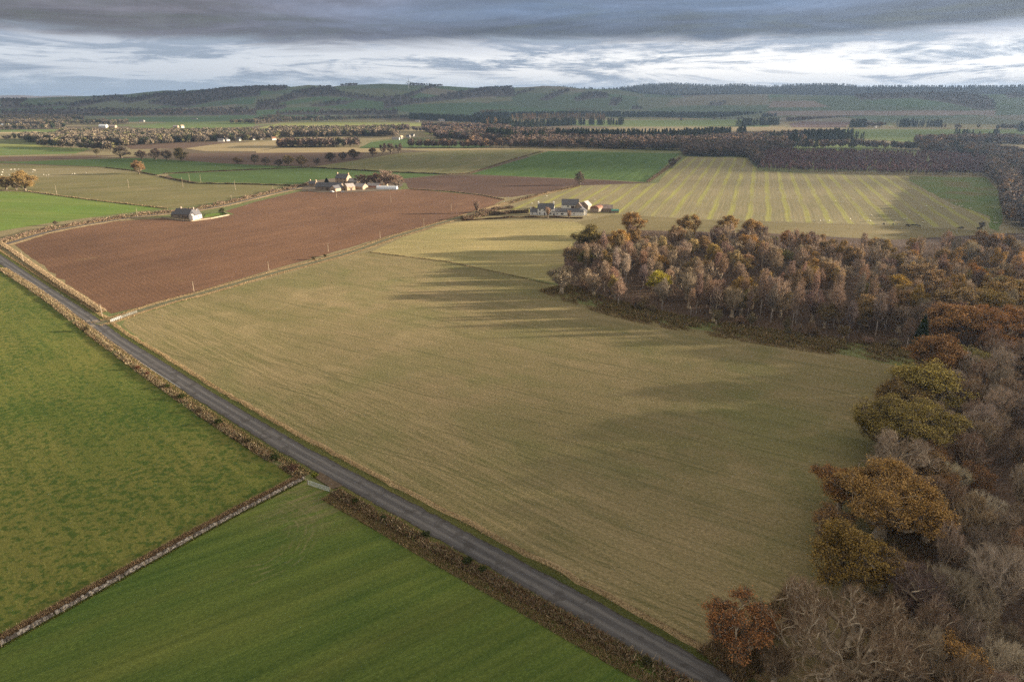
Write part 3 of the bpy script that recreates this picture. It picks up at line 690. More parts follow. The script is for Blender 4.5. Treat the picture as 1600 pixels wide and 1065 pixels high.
def bush(u, v, r, h, col, label, n=1500, leaf=.12, name='bush'):
    x, y = un(u, v); g = np.random.default_rng(int(u * 7 + v))
    d = unit(g.normal(size=(n, 3))); lump = .75 + .3 * np.sin(d @ np.array([3.1, 2.3, 1.7]) * 2 + u) 
    p = d * (g.random((n, 1)) ** .4) * lump[:, None] * np.array([r, r, h * .55]); p[:, 2] = np.maximum(p[:, 2] + h * .5, .03)
    V, Fq = leaf_quads(g, p, leaf)
    col = np.array(col) * g.uniform(.65, 1.35, (n, 1))
    me = np_mesh('bush', V, Fq, M_TINT, np.repeat(col, 4, 0))
    o = link(bpy.data.objects.new(name, me)); o.location = (x, y, 0); return tag(o, label, 'bush', 'bushes along the roadside hedges')
GORSE = (.055, .065, .02); RB = (.15, .07, .04)
for a in ((135, 517, 1.3, 2.5, (.07, .055, .03), 'dark rounded bush in the hedge opposite the track junction'),
          (216, 577, 1.0, 1.5, RB, 'small red-brown bush in the hedge, upper of a close pair'),
          (231, 586, .9, 1.3, RB, 'small red-brown bush in the hedge, lower of a close pair'),
          (262, 606, 1.2, 1.4, GORSE, 'dark green gorse bush just below the red-brown pair'),
          (284, 622, 1.5, 1.6, GORSE, 'wide dark gorse bush in the upper hedge beside the road bend'),
          (312, 643, 1.1, 1.4, (.10, .075, .04), 'brownish bush between two gorse clumps in the long hedge'),
          (342, 662, 1.4, 1.7, GORSE, 'dark gorse bush midway along the lower part of the long hedge'),
          (388, 691, 1.3, 1.5, (.10, .08, .035), 'olive brown bush above the gateway corner'),
          (430, 717, 1.4, 1.6, GORSE, 'dark gorse bush a few steps above the gateway'),
          (458, 735, 1.9, 1.9, (.13, .075, .05), 'large reddish bramble bush at the end of the long hedge'),
          (492, 744, .9, 1.0, (.16, .17, .03), 'small bright yellow-green bush at the gateway corner'),
          (556, 786, 1.0, 1.3, GORSE, 'dark green bush in the hedge just below the gateway'),
          (600, 812, 1.0, 1.2, GORSE, 'dark green bush beside the road below a gap in the bracken'),
          (665, 838, 1.2, 1.3, (.05, .06, .02), 'low dark bush on the road edge, upper of three together'),
          (730, 880, 1.3, 1.4, (.05, .06, .02), 'broad dark bush on the road edge, middle of three together'),
          (754, 892, .9, 1.1, (.05, .06, .02), 'small dark bush on the road edge, lower of three together'),
          (1010, 1036, 1.1, 1.3, (.07, .065, .025), 'dark bush in the hedge nearest the bottom of the road'),
          (490, 405.5, 1.6, 2.0, (.09, .07, .035), 'dark thorn bush beside the bend of the farm track'),
          (508, 401, 1.1, 1.6, (.08, .065, .03), 'smaller thorn bush just right of another by the track'),
          ): bush(*a)
br = []
gg = np.random.default_rng(44)
fr = smooth_line(P((868, 449), (950, 480), (1050, 502), (1150, 518), (1250, 534), (1340, 545), (1420, 556)), 2)
q = np.r_[along(fr, 36000, 9, 3, 40, clump=1.0), along(fr, 16000, 0, 9, 39, clump=-.3)]
o = link(bpy.data.objects.new('bracken', blades('bracken', np.c_[q, gg.uniform(0, .6, len(q))], (.3, 1.0), .22, [(3, (.18, .135, .055)), (3, (.22, .145, .075)), (2, (.14, .13, .045)), (2, (.30, .21, .11))], 41, .6)))
stuff(o, 'dark olive brown bracken and scrub along the front of the wood', 'bracken')
q = along(offset(fr, -5), 36000, 4, 6, 42, clump=.3)
stuff(link(bpy.data.objects.new('dead_grass', blades('dead_grass', q, (.2, .7), .12, DEADPAL, 43))), 'pale dead grass fringe between stubble and bracken', 'grass')
fr2 = [(150, 226), (128, 194), (104, 157), (86, 124), (68, 101), (54, 84), (46, 72)]
q = along(smooth_line(fr2, 2), 60000, 5, 4.5, 47, clump=.9)
q = np.r_[q, along(P((1110, 1035), (1150, 1010), (1200, 985), (1260, 920)), 22000, 3, 6, 46, clump=.6)]
stuff(link(bpy.data.objects.new('dead_grass', blades('dead_grass', q, (.2, 1.1), .10, BRKPAL + DEADPAL, 48, .5))), 'brown rank grass and brambles fringing the stubble under the oak row', 'grass')
def scatter_in(poly, n, seed):
    g = np.random.default_rng(seed); A = np.array(poly); lo, hi = A.min(0), A.max(0); out = np.zeros((0, 2))
    while len(out) < n:
        q = g.uniform(lo, hi, (n * 2, 2)); out = np.r_[out, q[inside_np(poly, q[:, 0], q[:, 1])]]
    return out[:n]
W1V = P((880, 447), (950, 474), (1100, 502), (1250, 523), (1420, 547)) + [(148, 225), (126, 195), (102, 158), (84, 124), (66, 100), (50, 82), (60, 55)] + [(190, 90), (330, 300), (330, 400)] + P((1568, 372), (1400, 388), (1200, 374), (1000, 362), (905, 372), (890, 400))
q = scatter_in(W1V, 190000, 50)
o = link(bpy.data.objects.new('undergrowth', blades('undergrowth', np.c_[q, np.random.default_rng(4).beta(1, 2.4, len(q)) * 3.4], (.5, 1.8), .06, [(3, (.20, .14, .10)), (2, (.26, .19, .14)), (1, (.24, .13, .065)), (1, (.13, .115, .055))], 51, .4)))
stuff(o, 'tangled purplish brown undergrowth on the woodland floor', 'undergrowth')

# ------------------------------------------------------------------ stone wall, fence, gates, poles
M_STONE = bpy.data.materials.new('wall_stone'); M_STONE.use_nodes = True
nt = NT(M_STONE.node_tree); b = nt.n['Principled BSDF']; g_ = nt.new('ShaderNodeNewGeometry')
c_ = nt.mix(nt.math('POWER', g_.outputs['Random Per Island'], 2.2), (.075, .06, .048), (.40, .35, .30)); nt.put(b.inputs['Base Color'], nt.scale(c_, nt.rng(nt.noise(g_.outputs['Position'], 5, 3), .3, .7, .7, 1.3))); b.inputs['Roughness'].default_value = .95
mb = MB(); rr = random.Random(5); wl = resample(wall_line, .42); wn = normals2(wl)
for p, n in zip(wl, wn):
    if rr.random() < .05: continue
    a = math.atan2(n[1], n[0]) + rr.gauss(0, .12)
    for lay in range(3):
        s = rr.uniform(.16, .26); hh = .3 if lay < 2 else rr.uniform(.16, .30)
        ww = (.26, .22, .17)[lay]
        if lay == 2 and rr.random() < .3: continue
        mb.box(-ww + rr.gauss(0, .03), ww + rr.gauss(0, .03), -s, s, lay * .29, lay * .29 + hh - .012,
               M=Matrix.Translation((p[0] + rr.gauss(0, .03), p[1] + rr.gauss(0, .03), 0)) @ Matrix.Rotation(a + rr.gauss(0, .1), 4, 'Z') @ Matrix.Rotation(rr.gauss(0, .06), 4, 'X'))
tag(mb.build('drystone_wall', M_STONE), 'tumbledown drystone wall with pale coping stones between pasture and barley', 'wall')
M_WOOD = plain('weathered_wood', (.34, .27, .19), .3, 3)
M_WIRE = plain('wire', (.20, .20, .20), .1, 3, .5)
fl = resample(offset(wall_line, .75), 4.0)
fence = thing('wire_fence', 'wire fence on thin wooden posts along the pasture side of the stone wall', 'fence', (*fl[0], 0))
ox, oy = fl[0]
for p in fl:
    MB().rod((p[0] - ox, p[1] - oy, -.2), (p[0] - ox + rr.gauss(0, .05), p[1] - oy + rr.gauss(0, .05), 1.35 + rr.gauss(0, .08)), .06, .055, 6).build('post', M_WOOD, fence)
mb = MB()
for a, b_ in zip(fl, fl[1:]):
    for z in (.5, .85, 1.2): mb.rod((a[0] - ox, a[1] - oy, z), (b_[0] - ox, b_[1] - oy, z), .006, .006, 3)
mb.build('wire', M_WIRE, fence)
def fence_run(line, label, step=3, h=1.15, rails=(.4, .75, 1.05), mat=None):
    mat = mat or M_WOOD; fl = resample(line, step); ox, oy = fl[0]
    f = thing('wooden_fence', label, 'fence', (ox, oy, 0))
    for p in fl: MB().box(p[0] - ox - .06, p[0] - ox + .06, p[1] - oy - .06, p[1] - oy + .06, -.1, h).build('post', mat, f)
    for z in rails:
        mb = MB()
        for a, b_ in zip(fl, fl[1:]): mb.rod((a[0] - ox, a[1] - oy, z), (b_[0] - ox, b_[1] - oy, z), .05, .05, 4)
        mb.build('rail', mat, f)
    return f
M_GALV = plain('galvanised_steel', (.50, .52, .53), .15, 4, .45, .5)
def gate(a, b_, label, h=1.25, stays=5):
    L = math.dist(a, b_); g = thing('field_gate', label, 'gate', (*a, 0), math.atan2(b_[1] - a[1], b_[0] - a[0]))
    for x in (0, L): MB().rod((x, 0, -.2), (x, 0, h + .25), .10, .10, 8).build('post', M_WOOD, g)
    mb = MB(); x0, x1 = .18, L - .18
    for p, q_ in (((x0, 0, .15), (x0, 0, h)), ((x1, 0, .15), (x1, 0, h)), ((x0, 0, h), (x1, 0, h)), ((x0, 0, .15), (x1, 0, .15))): mb.rod(p, q_, .05, .05, 6)
    mb.build('gate_frame', M_GALV, g)
    for k in range(1, 5):
        z = .15 + (h - .15) * k / 5; MB().rod((x0, 0, z), (x1, 0, z), .03, .03, 5).build('rail', M_GALV, g)
    for k in range(1, stays + 1):
        x = x0 + (x1 - x0) * k / (stays + 1); MB().box(x - .05, x + .05, -.045, -.032, .15, h).build('stay', M_GALV, g)
    return g
gate(un(481, 757), un(516, 768.5), 'pale metal field gate into the barley field beside the stone wall end')
gate(un(173, 504), un(190, 497.5), 'pale metal field gate at the mouth of the farm track')
M_LIME = plain('limewashed_rails', (.36, .34, .30), .2, 2)
fence_run(P((191, 497), (203, 492.5), (214, 489)), 'short pale fence of wooden rails joined to the gate at the track mouth', 2.4, 1.2, (.35, .7, 1.05), M_LIME)
fence_run(P((1109, 344.5), (1200, 347.5), (1301, 350.5), (1400, 353.5), (1443, 355)), 'long post and rail fence along the near edge of the striped stubble', 6, 1.2, (.6, 1.05))
def pole(u, v, top, label, arm=True):
    x, y = un(u, v); h = max(5.0, (v - top) * depth(v) / F / .96)
    p = thing('telegraph_pole', label, 'pole', (x, y, 0), RNG.uniform(-.3, .3), 'telegraph poles across the fields')
    MB().rod((0, 0, -.3), (0, 0, h), .15, .10, 8).build('shaft', M_WOOD, p)
    MB().box(-.7, .7, -.155, -.085, h - .55, h - .42).build('crossarm', M_WOOD, p)
    for sx_ in (-.6, .6): MB().rod((sx_, -.12, h - .42), (sx_, -.12, h - .25), .05, .03, 6).build('insulator', M_WIRE, p)
for a in ((37, 410, 393, 'telegraph pole in the grass bank beside the dark road, far left'), (160, 494.5, 475, 'telegraph pole at the corner where the track meets the road'),
          (303, 455, 444, 'telegraph pole on the plough edge, first up the track from the road'), (420, 422.5, 412, 'telegraph pole on the plough edge, second up the track from the road'),
          (513, 393, 383, 'telegraph pole on the plough edge just past the thorn bushes'), (594, 372, 362, 'short telegraph pole on the plough edge where the track straightens'),
          (662.6, 357, 342, 'tall pole at the plough edge above the pale stubble'), (705, 329, 319, 'thin pole standing in the red plough near its right corner'),
          (611, 316, 306, 'thin pole standing in the red plough below the polytunnel'), (526, 309, 300, 'thin pole standing in the red plough below the farm barns'),
          (89, 304, 290, 'telegraph pole on the olive pasture near the brown oak clump'), (201.5, 294, 281, 'telegraph pole alone in the middle of the olive pasture'),
          (286, 292, 278, 'telegraph pole on the olive pasture, lowest of three near the dark hedge'), (297, 286, 272.5, 'telegraph pole at the dark hedge, middle of three close together'),
          (314, 285, 273, 'telegraph pole at the dark hedge, right of three close together'), (368, 297, 282, 'telegraph pole on the olive pasture below the dark hedge'),
          (215, 339, 325, 'telegraph pole at the lane hedge left of the white cottage'), (362, 314, 305, 'telegraph pole in the lane hedge right of the white cottage'),
          (427, 300, 290, 'telegraph pole beside the lane just left of the farmstead')): pole(*a)

# ------------------------------------------------------------------ buildings
M_LIMEW = plain('white_harling', (.78, .75, .69), .12, .8)
M_SAND = plain('sandstone', (.42, .30, .20), .25, 1.2)
M_SAND2 = plain('grey_rubble', (.27, .21, .16), .3, 1.2)
M_SLATE = plain('slate', (.105, .10, .105), .3, 1.4, .6, .3)
M_RUSTY = plain('rusted_sheet', (.20, .10, .065), .6, .35, .7)
M_GREYSHEET = plain('fibre_cement', (.33, .29, .27), .25, .5)
M_PINK = plain('faded_red_sheet', (.33, .25, .21), .3, .5)
M_GLASS = plain('dark_glass', (.03, .035, .04), .2, 1, .15, .5)
M_DOOR = plain('dark_door', (.10, .07, .06), .2, 2)
M_FILM = plain('white_polythene', (.66, .67, .68), .06, 1, .4, .4)
M_GREENP = plain('green_sheet', (.07, .20, .15), .2, 1)
def building(name, label, u, v, L, D, wh, rh, deg, wallm, roofm, chim=(), wins=(), doors=(), cat='house', group=None, lean=False, eave=.3, base=None):
    """ridge along local x; front wall faces local -y; u,v = middle of the front wall foot"""
    x, y = base or un(u, v); a = R(deg)
    g = thing(name, label, cat, (x - sin(a) * D / 2 * 1, y + cos(a) * D / 2, 0), a, group)
    hl, hd = L / 2, D / 2
    if lean:      # single pitch falling to the front
        V = [(-hl, -hd, -.2), (hl, -hd, -.2), (hl, hd, -.2), (-hl, hd, -.2), (-hl, -hd, wh), (hl, -hd, wh), (hl, hd, wh + rh), (-hl, hd, wh + rh)]
        mesh_obj('wall', V, [(0, 1, 5, 4), (1, 2, 6, 5), (2, 3, 7, 6), (3, 0, 4, 7), (4, 5, 6, 7)], wallm, g)
        s = rh / D; mb = MB()
        V = [(-hl - .15, -hd - eave, wh - s * eave + .02), (hl + .15, -hd - eave, wh - s * eave + .02), (hl + .15, hd, wh + rh + .02), (-hl - .15, hd, wh + rh + .02)]
        V += [(p[0], p[1], p[2] + .16) for p in V]
        roof = mesh_obj('roof', V, [(3, 2, 1, 0), (4, 5, 6, 7), (0, 1, 5, 4), (1, 2, 6, 5), (2, 3, 7, 6), (3, 0, 4, 7)], roofm, g)
    else:
        V = [(-hl, -hd, -.2), (hl, -hd, -.2), (hl, hd, -.2), (-hl, hd, -.2), (-hl, -hd, wh), (hl, -hd, wh), (hl, hd, wh), (-hl, hd, wh), (-hl, 0, wh + rh), (hl, 0, wh + rh)]
        mesh_obj('wall', V, [(0, 1, 5, 4), (1, 2, 6, 9, 5), (2, 3, 7, 6), (3, 0, 4, 8, 7), (4, 5, 9, 8), (6, 7, 8, 9)], wallm, g)
        s = rh / hd; V = []; F_ = []
        ex = .12
        for sg in (-1, 1):
            o = len(V)
            q = [(-hl - ex, sg * (hd + eave), wh - s * eave + .03), (hl + ex, sg * (hd + eave), wh - s * eave + .03), (hl + ex, 0, wh + rh + .03), (-hl - ex, 0, wh + rh + .03)]
            V += q + [(p[0], p[1], p[2] + .17) for p in q]
            ff = [(3, 2, 1, 0), (4, 5, 6, 7), (0, 1, 5, 4), (1, 2, 6, 5), (3, 0, 4, 7)]
            F_ += [tuple(i + o for i in (f if sg < 0 else f[::-1])) for f in ff]
        roof = mesh_obj('roof', V, F_, roofm, g)
        for cx in chim:
            x0 = cx * (hl - .45); mb = MB()
            mb.box(x0 - .45, x0 + .45, -.7, .7, wh + rh - 1.0, wh + rh + 1.1); mb.box(x0 - .52, x0 + .52, -.77, .77, wh + rh + 1.1, wh + rh + 1.28)
            for yy in (-.35, .35): mb.rod((x0, yy, wh + rh + 1.28), (x0, yy, wh + rh + 1.7), .16, .13, 8)
            mb.build('chimney', wallm, roof)
    for (wx, wz, ww, hh) in wins:
        w = MB().box(wx - ww / 2, wx + ww / 2, -hd - .03, -hd + .05, wz - hh / 2, wz + hh / 2).build('window', M_GLASS, g)
        MB().box(wx - ww / 2 - .1, wx + ww / 2 + .1, -hd - .12, -hd + .02, wz - hh / 2 - .13, wz - hh / 2 - .003).build('sill', wallm, w)
    for (wx, ww, hh) in doors: MB().box(wx - ww / 2, wx + ww / 2, -hd - .025, -hd + .05, 0, hh).build('door', M_DOOR, g)
    return g
# white farm beside the wood
G1 = 'buildings of the white farm by the wood'
building('farmhouse', 'white two storey farmhouse with slate roof and gable chimneys above the dark hedge', 852.5, 336.5, 13.2, 7, 5.4, 3.6, -6, M_LIMEW, M_SLATE, (-1, 1), [(-4.6, 4.2, 1, 1.3), (-1.2, 4.2, 1, 1.3), (3.6, 4.2, 1, 1.3), (-4.6, 1.6, 1, 1.5), (3.6, 1.6, 1, 1.5), (5.2, 1.6, .9, 1.3)], [(-.8, 1.1, 2.1)], group=G1)
building('annexe', 'low slate roofed annexe joined to the left end of the white farmhouse', 833.5, 336, 5.6, 5, 2.6, 2.3, -6, M_LIMEW, M_SLATE, (-1,), [(-1, 1.4, .8, 1)], cat='outbuilding', group=G1)
building('byre', 'long low white byre with slate roof right of the white farmhouse', 887, 337, 25, 5.6, 3.1, 2.1, -3, M_LIMEW, M_SLATE, (), [(-8.5, 1.5, 1, .9), (-4.5, 1.4, 2.2, 1.2), (5, 1.5, .8, .8)], [(-11, 1.1, 1.9), (1, 1.2, 2)], cat='barn', group=G1)
building('barn', 'taller white barn with broad slate roof behind the white byre', 891, 326.5, 14.5, 9, 3.4, 4.2, -3, M_LIMEW, M_SLATE, (), [(-2, 2.2, 1.6, 1)], [(2, 3, 2.6), (5, 2.2, 2.6)], cat='barn', group=G1)
building('gabled_wing', 'slate wing with its gable facing the wood, at the right end of the byre', 917, 335.5, 8, 8.5, 2.8, 3.4, 84, M_LIMEW, M_SLATE, cat='barn', group=G1)
building('cart_shed', 'brown roofed shed tucked between the white barn and the gabled wing', 912, 327, 7, 6, 2.6, 3.0, 55, M_SAND2, M_PINK, cat='shed', group=G1)
building('cattle_shed', 'grey roofed shed with a pale gable left of the rusty roofed barn', 921.5, 326.5, 8, 7.5, 3.2, 3.2, 62, M_SAND2, M_GREYSHEET, cat='shed', group=G1)
def hay_barn(label, u, v, L, D, wh, deg, roofm):
    x, y = un(u, v); g = thing('hay_barn', label, 'barn', (x, y, 0), R(deg), G1); hl, hd = L / 2, D / 2; V = []; F_ = []; n = 10
    for i in range(n + 1):
        t = pi * i / n
        for sx_ in (-hl, hl): V.append((sx_, -hd * cos(t), wh + hd * .55 * sin(t)))
    for i in range(n): F_.append((2 * i, 2 * i + 1, 2 * i + 3, 2 * i + 2))
    W = [(sx_, sy, -.2) for sx_ in (-hl + .1, hl - .1) for sy in (-hd + .1, hd - .1)]
    mb = MB().box(-hl + .1, hl - .1, -hd + .1, hd - .1, -.2, wh - .02)
    mb.build('wall', M_SAND2, g)
    for sx_ in (-hl + .12, hl - .12): mesh_obj('gable_panel', [(sx_, -hd * cos(pi * i / n) * .98, wh + hd * .54 * sin(pi * i / n)) for i in range(n + 1)], [tuple(range(n + 1))], M_LIMEW if sx_ > 0 else roofm, g)
    o = mesh_obj('roof', V, F_, roofm, g); s = o.modifiers.new('thick', 'SOLIDIFY'); s.thickness = .08
    return g
hay_barn('round topped hay barn with a rust red sheet roof beside the wood', 933, 331, 11, 8, 3.4, 58, M_RUSTY)
building('long_shed', 'faded pink roofed shed right of the rusty hay barn', 945, 331.5, 12.5, 8.5, 3, 2.5, -8, M_SAND2, M_PINK, cat='shed', group=G1)
building('small_shed', 'small green roofed shed at the wood edge right of the farm', 961, 333, 6, 4, 1.9, .9, -4, M_SAND2, M_GREENP, cat='shed', group=G1)
MB().box(-.2, .2, 0, .01, 0, .01)
# white cottage with walled garden in the plough
G2 = 'buildings of the cottage by the lane'
building('cottage', 'low grey walled cottage with dark slate roof and two chimneys beside the lane', 288, 341.5, 18, 7.5, 3.3, 3.8, -14, M_SAND2, M_SLATE, (-.55, .75), [(-4.5, 1.6, 1, 1.2), (-1, 1.6, 1, 1.2), (3, 1.6, 1, 1.2)], [(1, 1, 2)], group=G2)
building('cottage_wing', 'white gabled wing with steep roof at the right end of the lane cottage', 311, 341.5, 7, 6, 3.1, 3.9, 74, M_LIMEW, M_SLATE, (), [(0, 1.7, 1.6, 1.2)], group=G2, cat='cottage wing')
building('porch', 'small white pitched porch in front of the lane cottage', 304, 343, 3.0, 3.0, 2.5, 1.6, 76, M_LIMEW, M_GREYSHEET, group=G2, cat='porch')
building('garden_shed', 'low dark roofed shed at the left end of the lane cottage', 273, 339.5, 6.5, 4.5, 2.2, 1.8, -14, M_SAND2, M_SLATE, group=G2, cat='shed')
gwl = P((252, 341), (275, 344), (299, 346), (330, 342), (358, 336.5), (348, 332))
mb = MB(); 
for p, n in zip(resample(gwl, .8), normals2(resample(gwl, .8))):
    mb.box(-.42, .42, -.2, .2, -.1, .95 + RNG.uniform(-.08, .1), M=Matrix.Translation((p[0], p[1], 0)) @ Matrix.Rotation(math.atan2(-n[0], n[1]), 4, 'Z'))
tag(mb.build('garden_wall', plain('pale_rubble', (.30, .24, .17), .3, 1)), 'pale stone garden wall round the lane cottage', 'wall')
sheet('lawn', P((318, 341), (345, 336), (364, 334), (350, 332), (322, 335)), M_G10).location.z += .05
# big farmstead
G3 = 'buildings of the large stone farmstead'
sheet('farmyard', P((470, 298), (500, 301), (560, 300), (622, 297), (630, 288), (600, 279), (520, 279), (480, 284)), plain('yard_mud', (.17, .13, .09), .4, .15)).location.z += .02
building('farmhouse', 'tall stone farmhouse with steep slate roof and end chimneys above the stone barns', 533, 286.5, 15, 9, 5.6, 4.0, -22, M_SAND, M_SLATE, (-1, 1), [(-4.5, 4.6, 1.1, 1.6), (0, 4.6, 1.1, 1.6), (4.5, 4.6, 1.1, 1.6), (-4.5, 1.8, 1.1, 1.6), (4.5, 1.8, 1.1, 1.6)], [(0, 1.2, 2.2)], group=G3)
building('stone_barn', 'long stone barn with dark slate roof in front of the tall farmhouse', 513, 297, 27, 8, 3.4, 3.6, -6, M_SAND2, M_SLATE, (), [(-6, 1.7, 1, 1), (3, 1.7, 1, 1)], [(-1, 2.6, 2.7), (8, 1.2, 2)], cat='barn', group=G3)
building('gabled_barn', 'stone barn with its gable to the plough, right of the long slate barn', 531, 298.5, 12, 7.5, 2.9, 2.7, 62, M_SAND, M_SLATE, cat='barn', group=G3)
building('mill_barn', 'tan stone barn with grey roof and bright wall in the middle of the farmstead', 549, 297.5, 9, 8, 3.9, 2.6, 40, M_SAND, M_GREYSHEET, (), [(-2, 3, .8, 1), (2, 3, .8, 1)], [(0, 2.4, 2.8)], cat='barn', group=G3)
building('low_barn', 'low tan barn with broad pale roof at the right end of the steading', 560, 296, 12, 8, 2.8, 2.8, -30, M_SAND, M_GREYSHEET, cat='barn', group=G3)
building('rear_barn', 'pale roofed barn close behind the tan barns of the steading', 550, 288.5, 12, 7, 3.2, 3, -28, M_SAND2, M_GREYSHEET, cat='barn', group=G3)
building('farm_cottage', 'small stone cottage with slate roof at the left end of the farmstead', 487, 291, 8.5, 6.2, 2.8, 2.4, -24, M_SAND, M_SLATE, (-1, 1), [(-2, 1.6, .9, 1.1), (2, 1.6, .9, 1.1)], [(0, 1, 2)], group=G3)
building('brick_shed', 'low red brick shed with grey roof left of the polytunnel', 583, 293.5, 13, 6, 2.2, 2.2, -8, plain('red_brick', (.38, .17, .11), .25, 1), M_GREYSHEET, cat='shed', group=G3)
building('summer_house', 'tiny pointed roof shed behind the white polytunnel', 602, 288.5, 3.5, 3.5, 2.4, 1.8, 20, M_SAND, M_PINK, cat='shed', group=G3)
x, y = un(605, 295.5); g = thing('polytunnel', 'white polythene tunnel at the right end of the farmstead', 'polytunnel', (x, y, 0), R(-4), G3); V = []; F_ = []
for i in range(13):
    t = pi * i / 12
    for sx_ in (-10.5, 10.5): V.append((sx_, -3.4 * cos(t), 3.3 * sin(t)))
for i in range(12): F_.append((2 * i, 2 * i + 1, 2 * i + 3, 2 * i + 2))
F_ += [tuple(range(0, 26, 2)), tuple(range(25, 0, -2))]
mesh_obj('cover', V, F_, M_FILM, g)
for k in range(6):
    xx = -10.5 + 4.2 * k; mb = MB()
    for i in range(12): mb.rod((xx, -3.43 * cos(pi * i / 12), 3.33 * sin(pi * i / 12)), (xx, -3.43 * cos(pi * (i + 1) / 12), 3.33 * sin(pi * (i + 1) / 12)), .04, .04, 4)
    mb.build('hoop', M_GALV, g)
MB().box(-10.56, -10.5, -1, 1, 0, 2.1).build('door', M_GREYSHEET, g)
def vehicle(u, v, deg, col, label, name='parked_car'):
    x, y = un(u, v); g = thing(name, label, 'car', (x, y, 0), R(deg)); m_ = plain('car_paint', col, .05, 1, .3, .5)
    V = [(-2.1, .45), (-2.0, .85), (-1.3, .95), (-.8, 1.45), (.7, 1.45), (1.3, .95), (2.05, .8), (2.1, .4)]
    vs = [(p[0], s * (.85 if p[1] < 1.2 else .7), p[1]) for s in (-1, 1) for p in V]; n = len(V)
    mesh_obj('body', vs, [tuple(range(n)), tuple(range(2 * n - 1, n - 1, -1))] + [(i, n + i, n + (i + 1) % n, (i + 1) % n) for i in range(n)], m_, g)
    for wx in (-1.3, 1.3):
        for s in (-1, 1): MB().rod((wx, s * .7, .33), (wx, s * .9, .33), .33, .33, 12).build('wheel', M_DOOR, g)
    for s in (-1, 1): MB().box(-.75, .75, s * .80 - .03, s * .80 + .03, 1.02, 1.32).build('window', M_GLASS, g)
vehicle(518.5, 300.5, -10, (.75, .76, .78), 'white car parked in the farmyard before the long stone barn')
vehicle(535, 300.5, 30, (.10, .11, .13), 'dark car parked in the farmyard by the gabled barn')
# distant houses
M_OLDWHITE = plain('weathered_white', (.52, .49, .44), .15, .5)
G4 = 'white houses far across the valley'
for (u, v, L, D, wh, rh, deg, wm, rm, lab) in (
    (345, 221.5, 22, 10, 4.5, 5, 10, M_LIMEW, M_SLATE, 'dark roofed white house at the edge of the far tan field'),
    (357, 220.5, 15, 9, 5, 4.5, 60, M_LIMEW, M_SLATE, 'white gabled house second along the row by the tan field'),
    (371, 220, 18, 10, 5.5, 5, -20, M_LIMEW, M_SLATE, 'white house third along the row by the tan field'),
    (391, 218.8, 20, 10, 6, 5, 60, M_LIMEW, M_SAND, 'bright white gabled house right of the row by the tan field'),
    (397, 218.8, 16, 9, 6, 5, 60, M_LIMEW, M_PINK, 'pink roofed white house right end of the row by the tan field'),
    (410, 218.2, 16, 9, 5, 4, 30, M_LIMEW, M_SLATE, 'small white house among trees left of the red roofed house'),
    (429, 219, 18, 10, 5, 5, 50, M_LIMEW, M_RUSTY, 'red roofed pale house at the corner of the tan field'),
    (618, 218.5, 30, 9, 4.5, 4, -10, M_LIMEW, M_GREYSHEET, 'long pale house left end of the hamlet before the brown trees'),
    (629, 217.5, 14, 9, 5.5, 6, 60, M_LIMEW, M_SAND, 'steep gabled white house in the middle of the hamlet'),
    (637, 215.5, 16, 9, 5, 5, -20, M_LIMEW, M_SLATE, 'slate roofed white house upper part of the hamlet'),
    (644, 213.8, 14, 9, 5, 5, -20, M_LIMEW, M_SLATE, 'slate roofed white house right end of the hamlet'),
    (652, 190.8, 26, 12, 6, 5, 0, M_LIMEW, M_GREYSHEET, 'far white house left of the pair below the conifers'),
    (690, 189.8, 44, 14, 7, 6, 0, M_LIMEW, M_GREYSHEET, 'far white house right of the pair below the conifers'),
    (860, 226.5, 20, 10, 4.5, 3, -2, M_GREYSHEET, M_FILM, 'grey shed with pale roof behind the hedge above the wheat'),
    (876, 225.8, 10, 8, 4.5, 3, -2, M_SAND, M_PINK, 'low tan shed beside the grey shed above the wheat'),
    (931, 226.5, 22, 8, 5.5, 3.5, 0, M_SAND, M_PALEBARK, 'pale house with white gables in the trees above the wheat'),
    (160, 199.5, 40, 20, 8, 6, 0, M_FILM, M_FILM, 'large white shed in the far left farm'),
    (175, 199.8, 34, 18, 7, 5, 0, M_SAND, M_PINK, 'tan shed beside the large white shed in the far left farm'),
    (7, 197, 40, 16, 6, 4, 0, M_LIMEW, M_FILM, 'long low white building at the left edge of the far valley'),
    (274, 199.8, 26, 14, 6, 5, 0, M_SAND, M_GREYSHEET, 'tan house below the round dark tree in the meadow'),
    (286, 200, 16, 14, 7, 6, 50, M_LIMEW, M_SAND, 'white gabled house below the round dark tree in the meadow'),
    (221, 190.7, 30, 16, 7, 5, 0, M_LIMEW, M_SLATE, 'white farmhouse at the far end of the green meadow'),
    (303, 188.3, 40, 18, 7, 6, 0, M_LIMEW, M_SLATE, 'dark roofed farmhouse at the end of the far straw field'),
    (1226, 172.2, 46, 22, 9, 6, 0, M_FILM, M_FILM, 'small white shed on the far green hillside'),
    (1369, 200, 14, 10, 6, 5, 30, M_LIMEW, M_SLATE, 'white cottage at the tree line beyond the far meadow'),
    (1349, 198.5, 18, 10, 5, 3, 0, M_GREYSHEET, M_FILM, 'grey shed in the trees left of the far white cottage'),
    (262, 222.8, 34, 10, 3.5, 2.5, 0, M_GREYSHEET, M_FILM, 'pale roofed shed along the top of the far brown field'),
): building('distant_house', lab, u, v, L * .55, D * .65, wh * .65, rh * .65, deg, M_OLDWHITE if wm is M_LIMEW else wm, rm, group=G4, eave=.4)

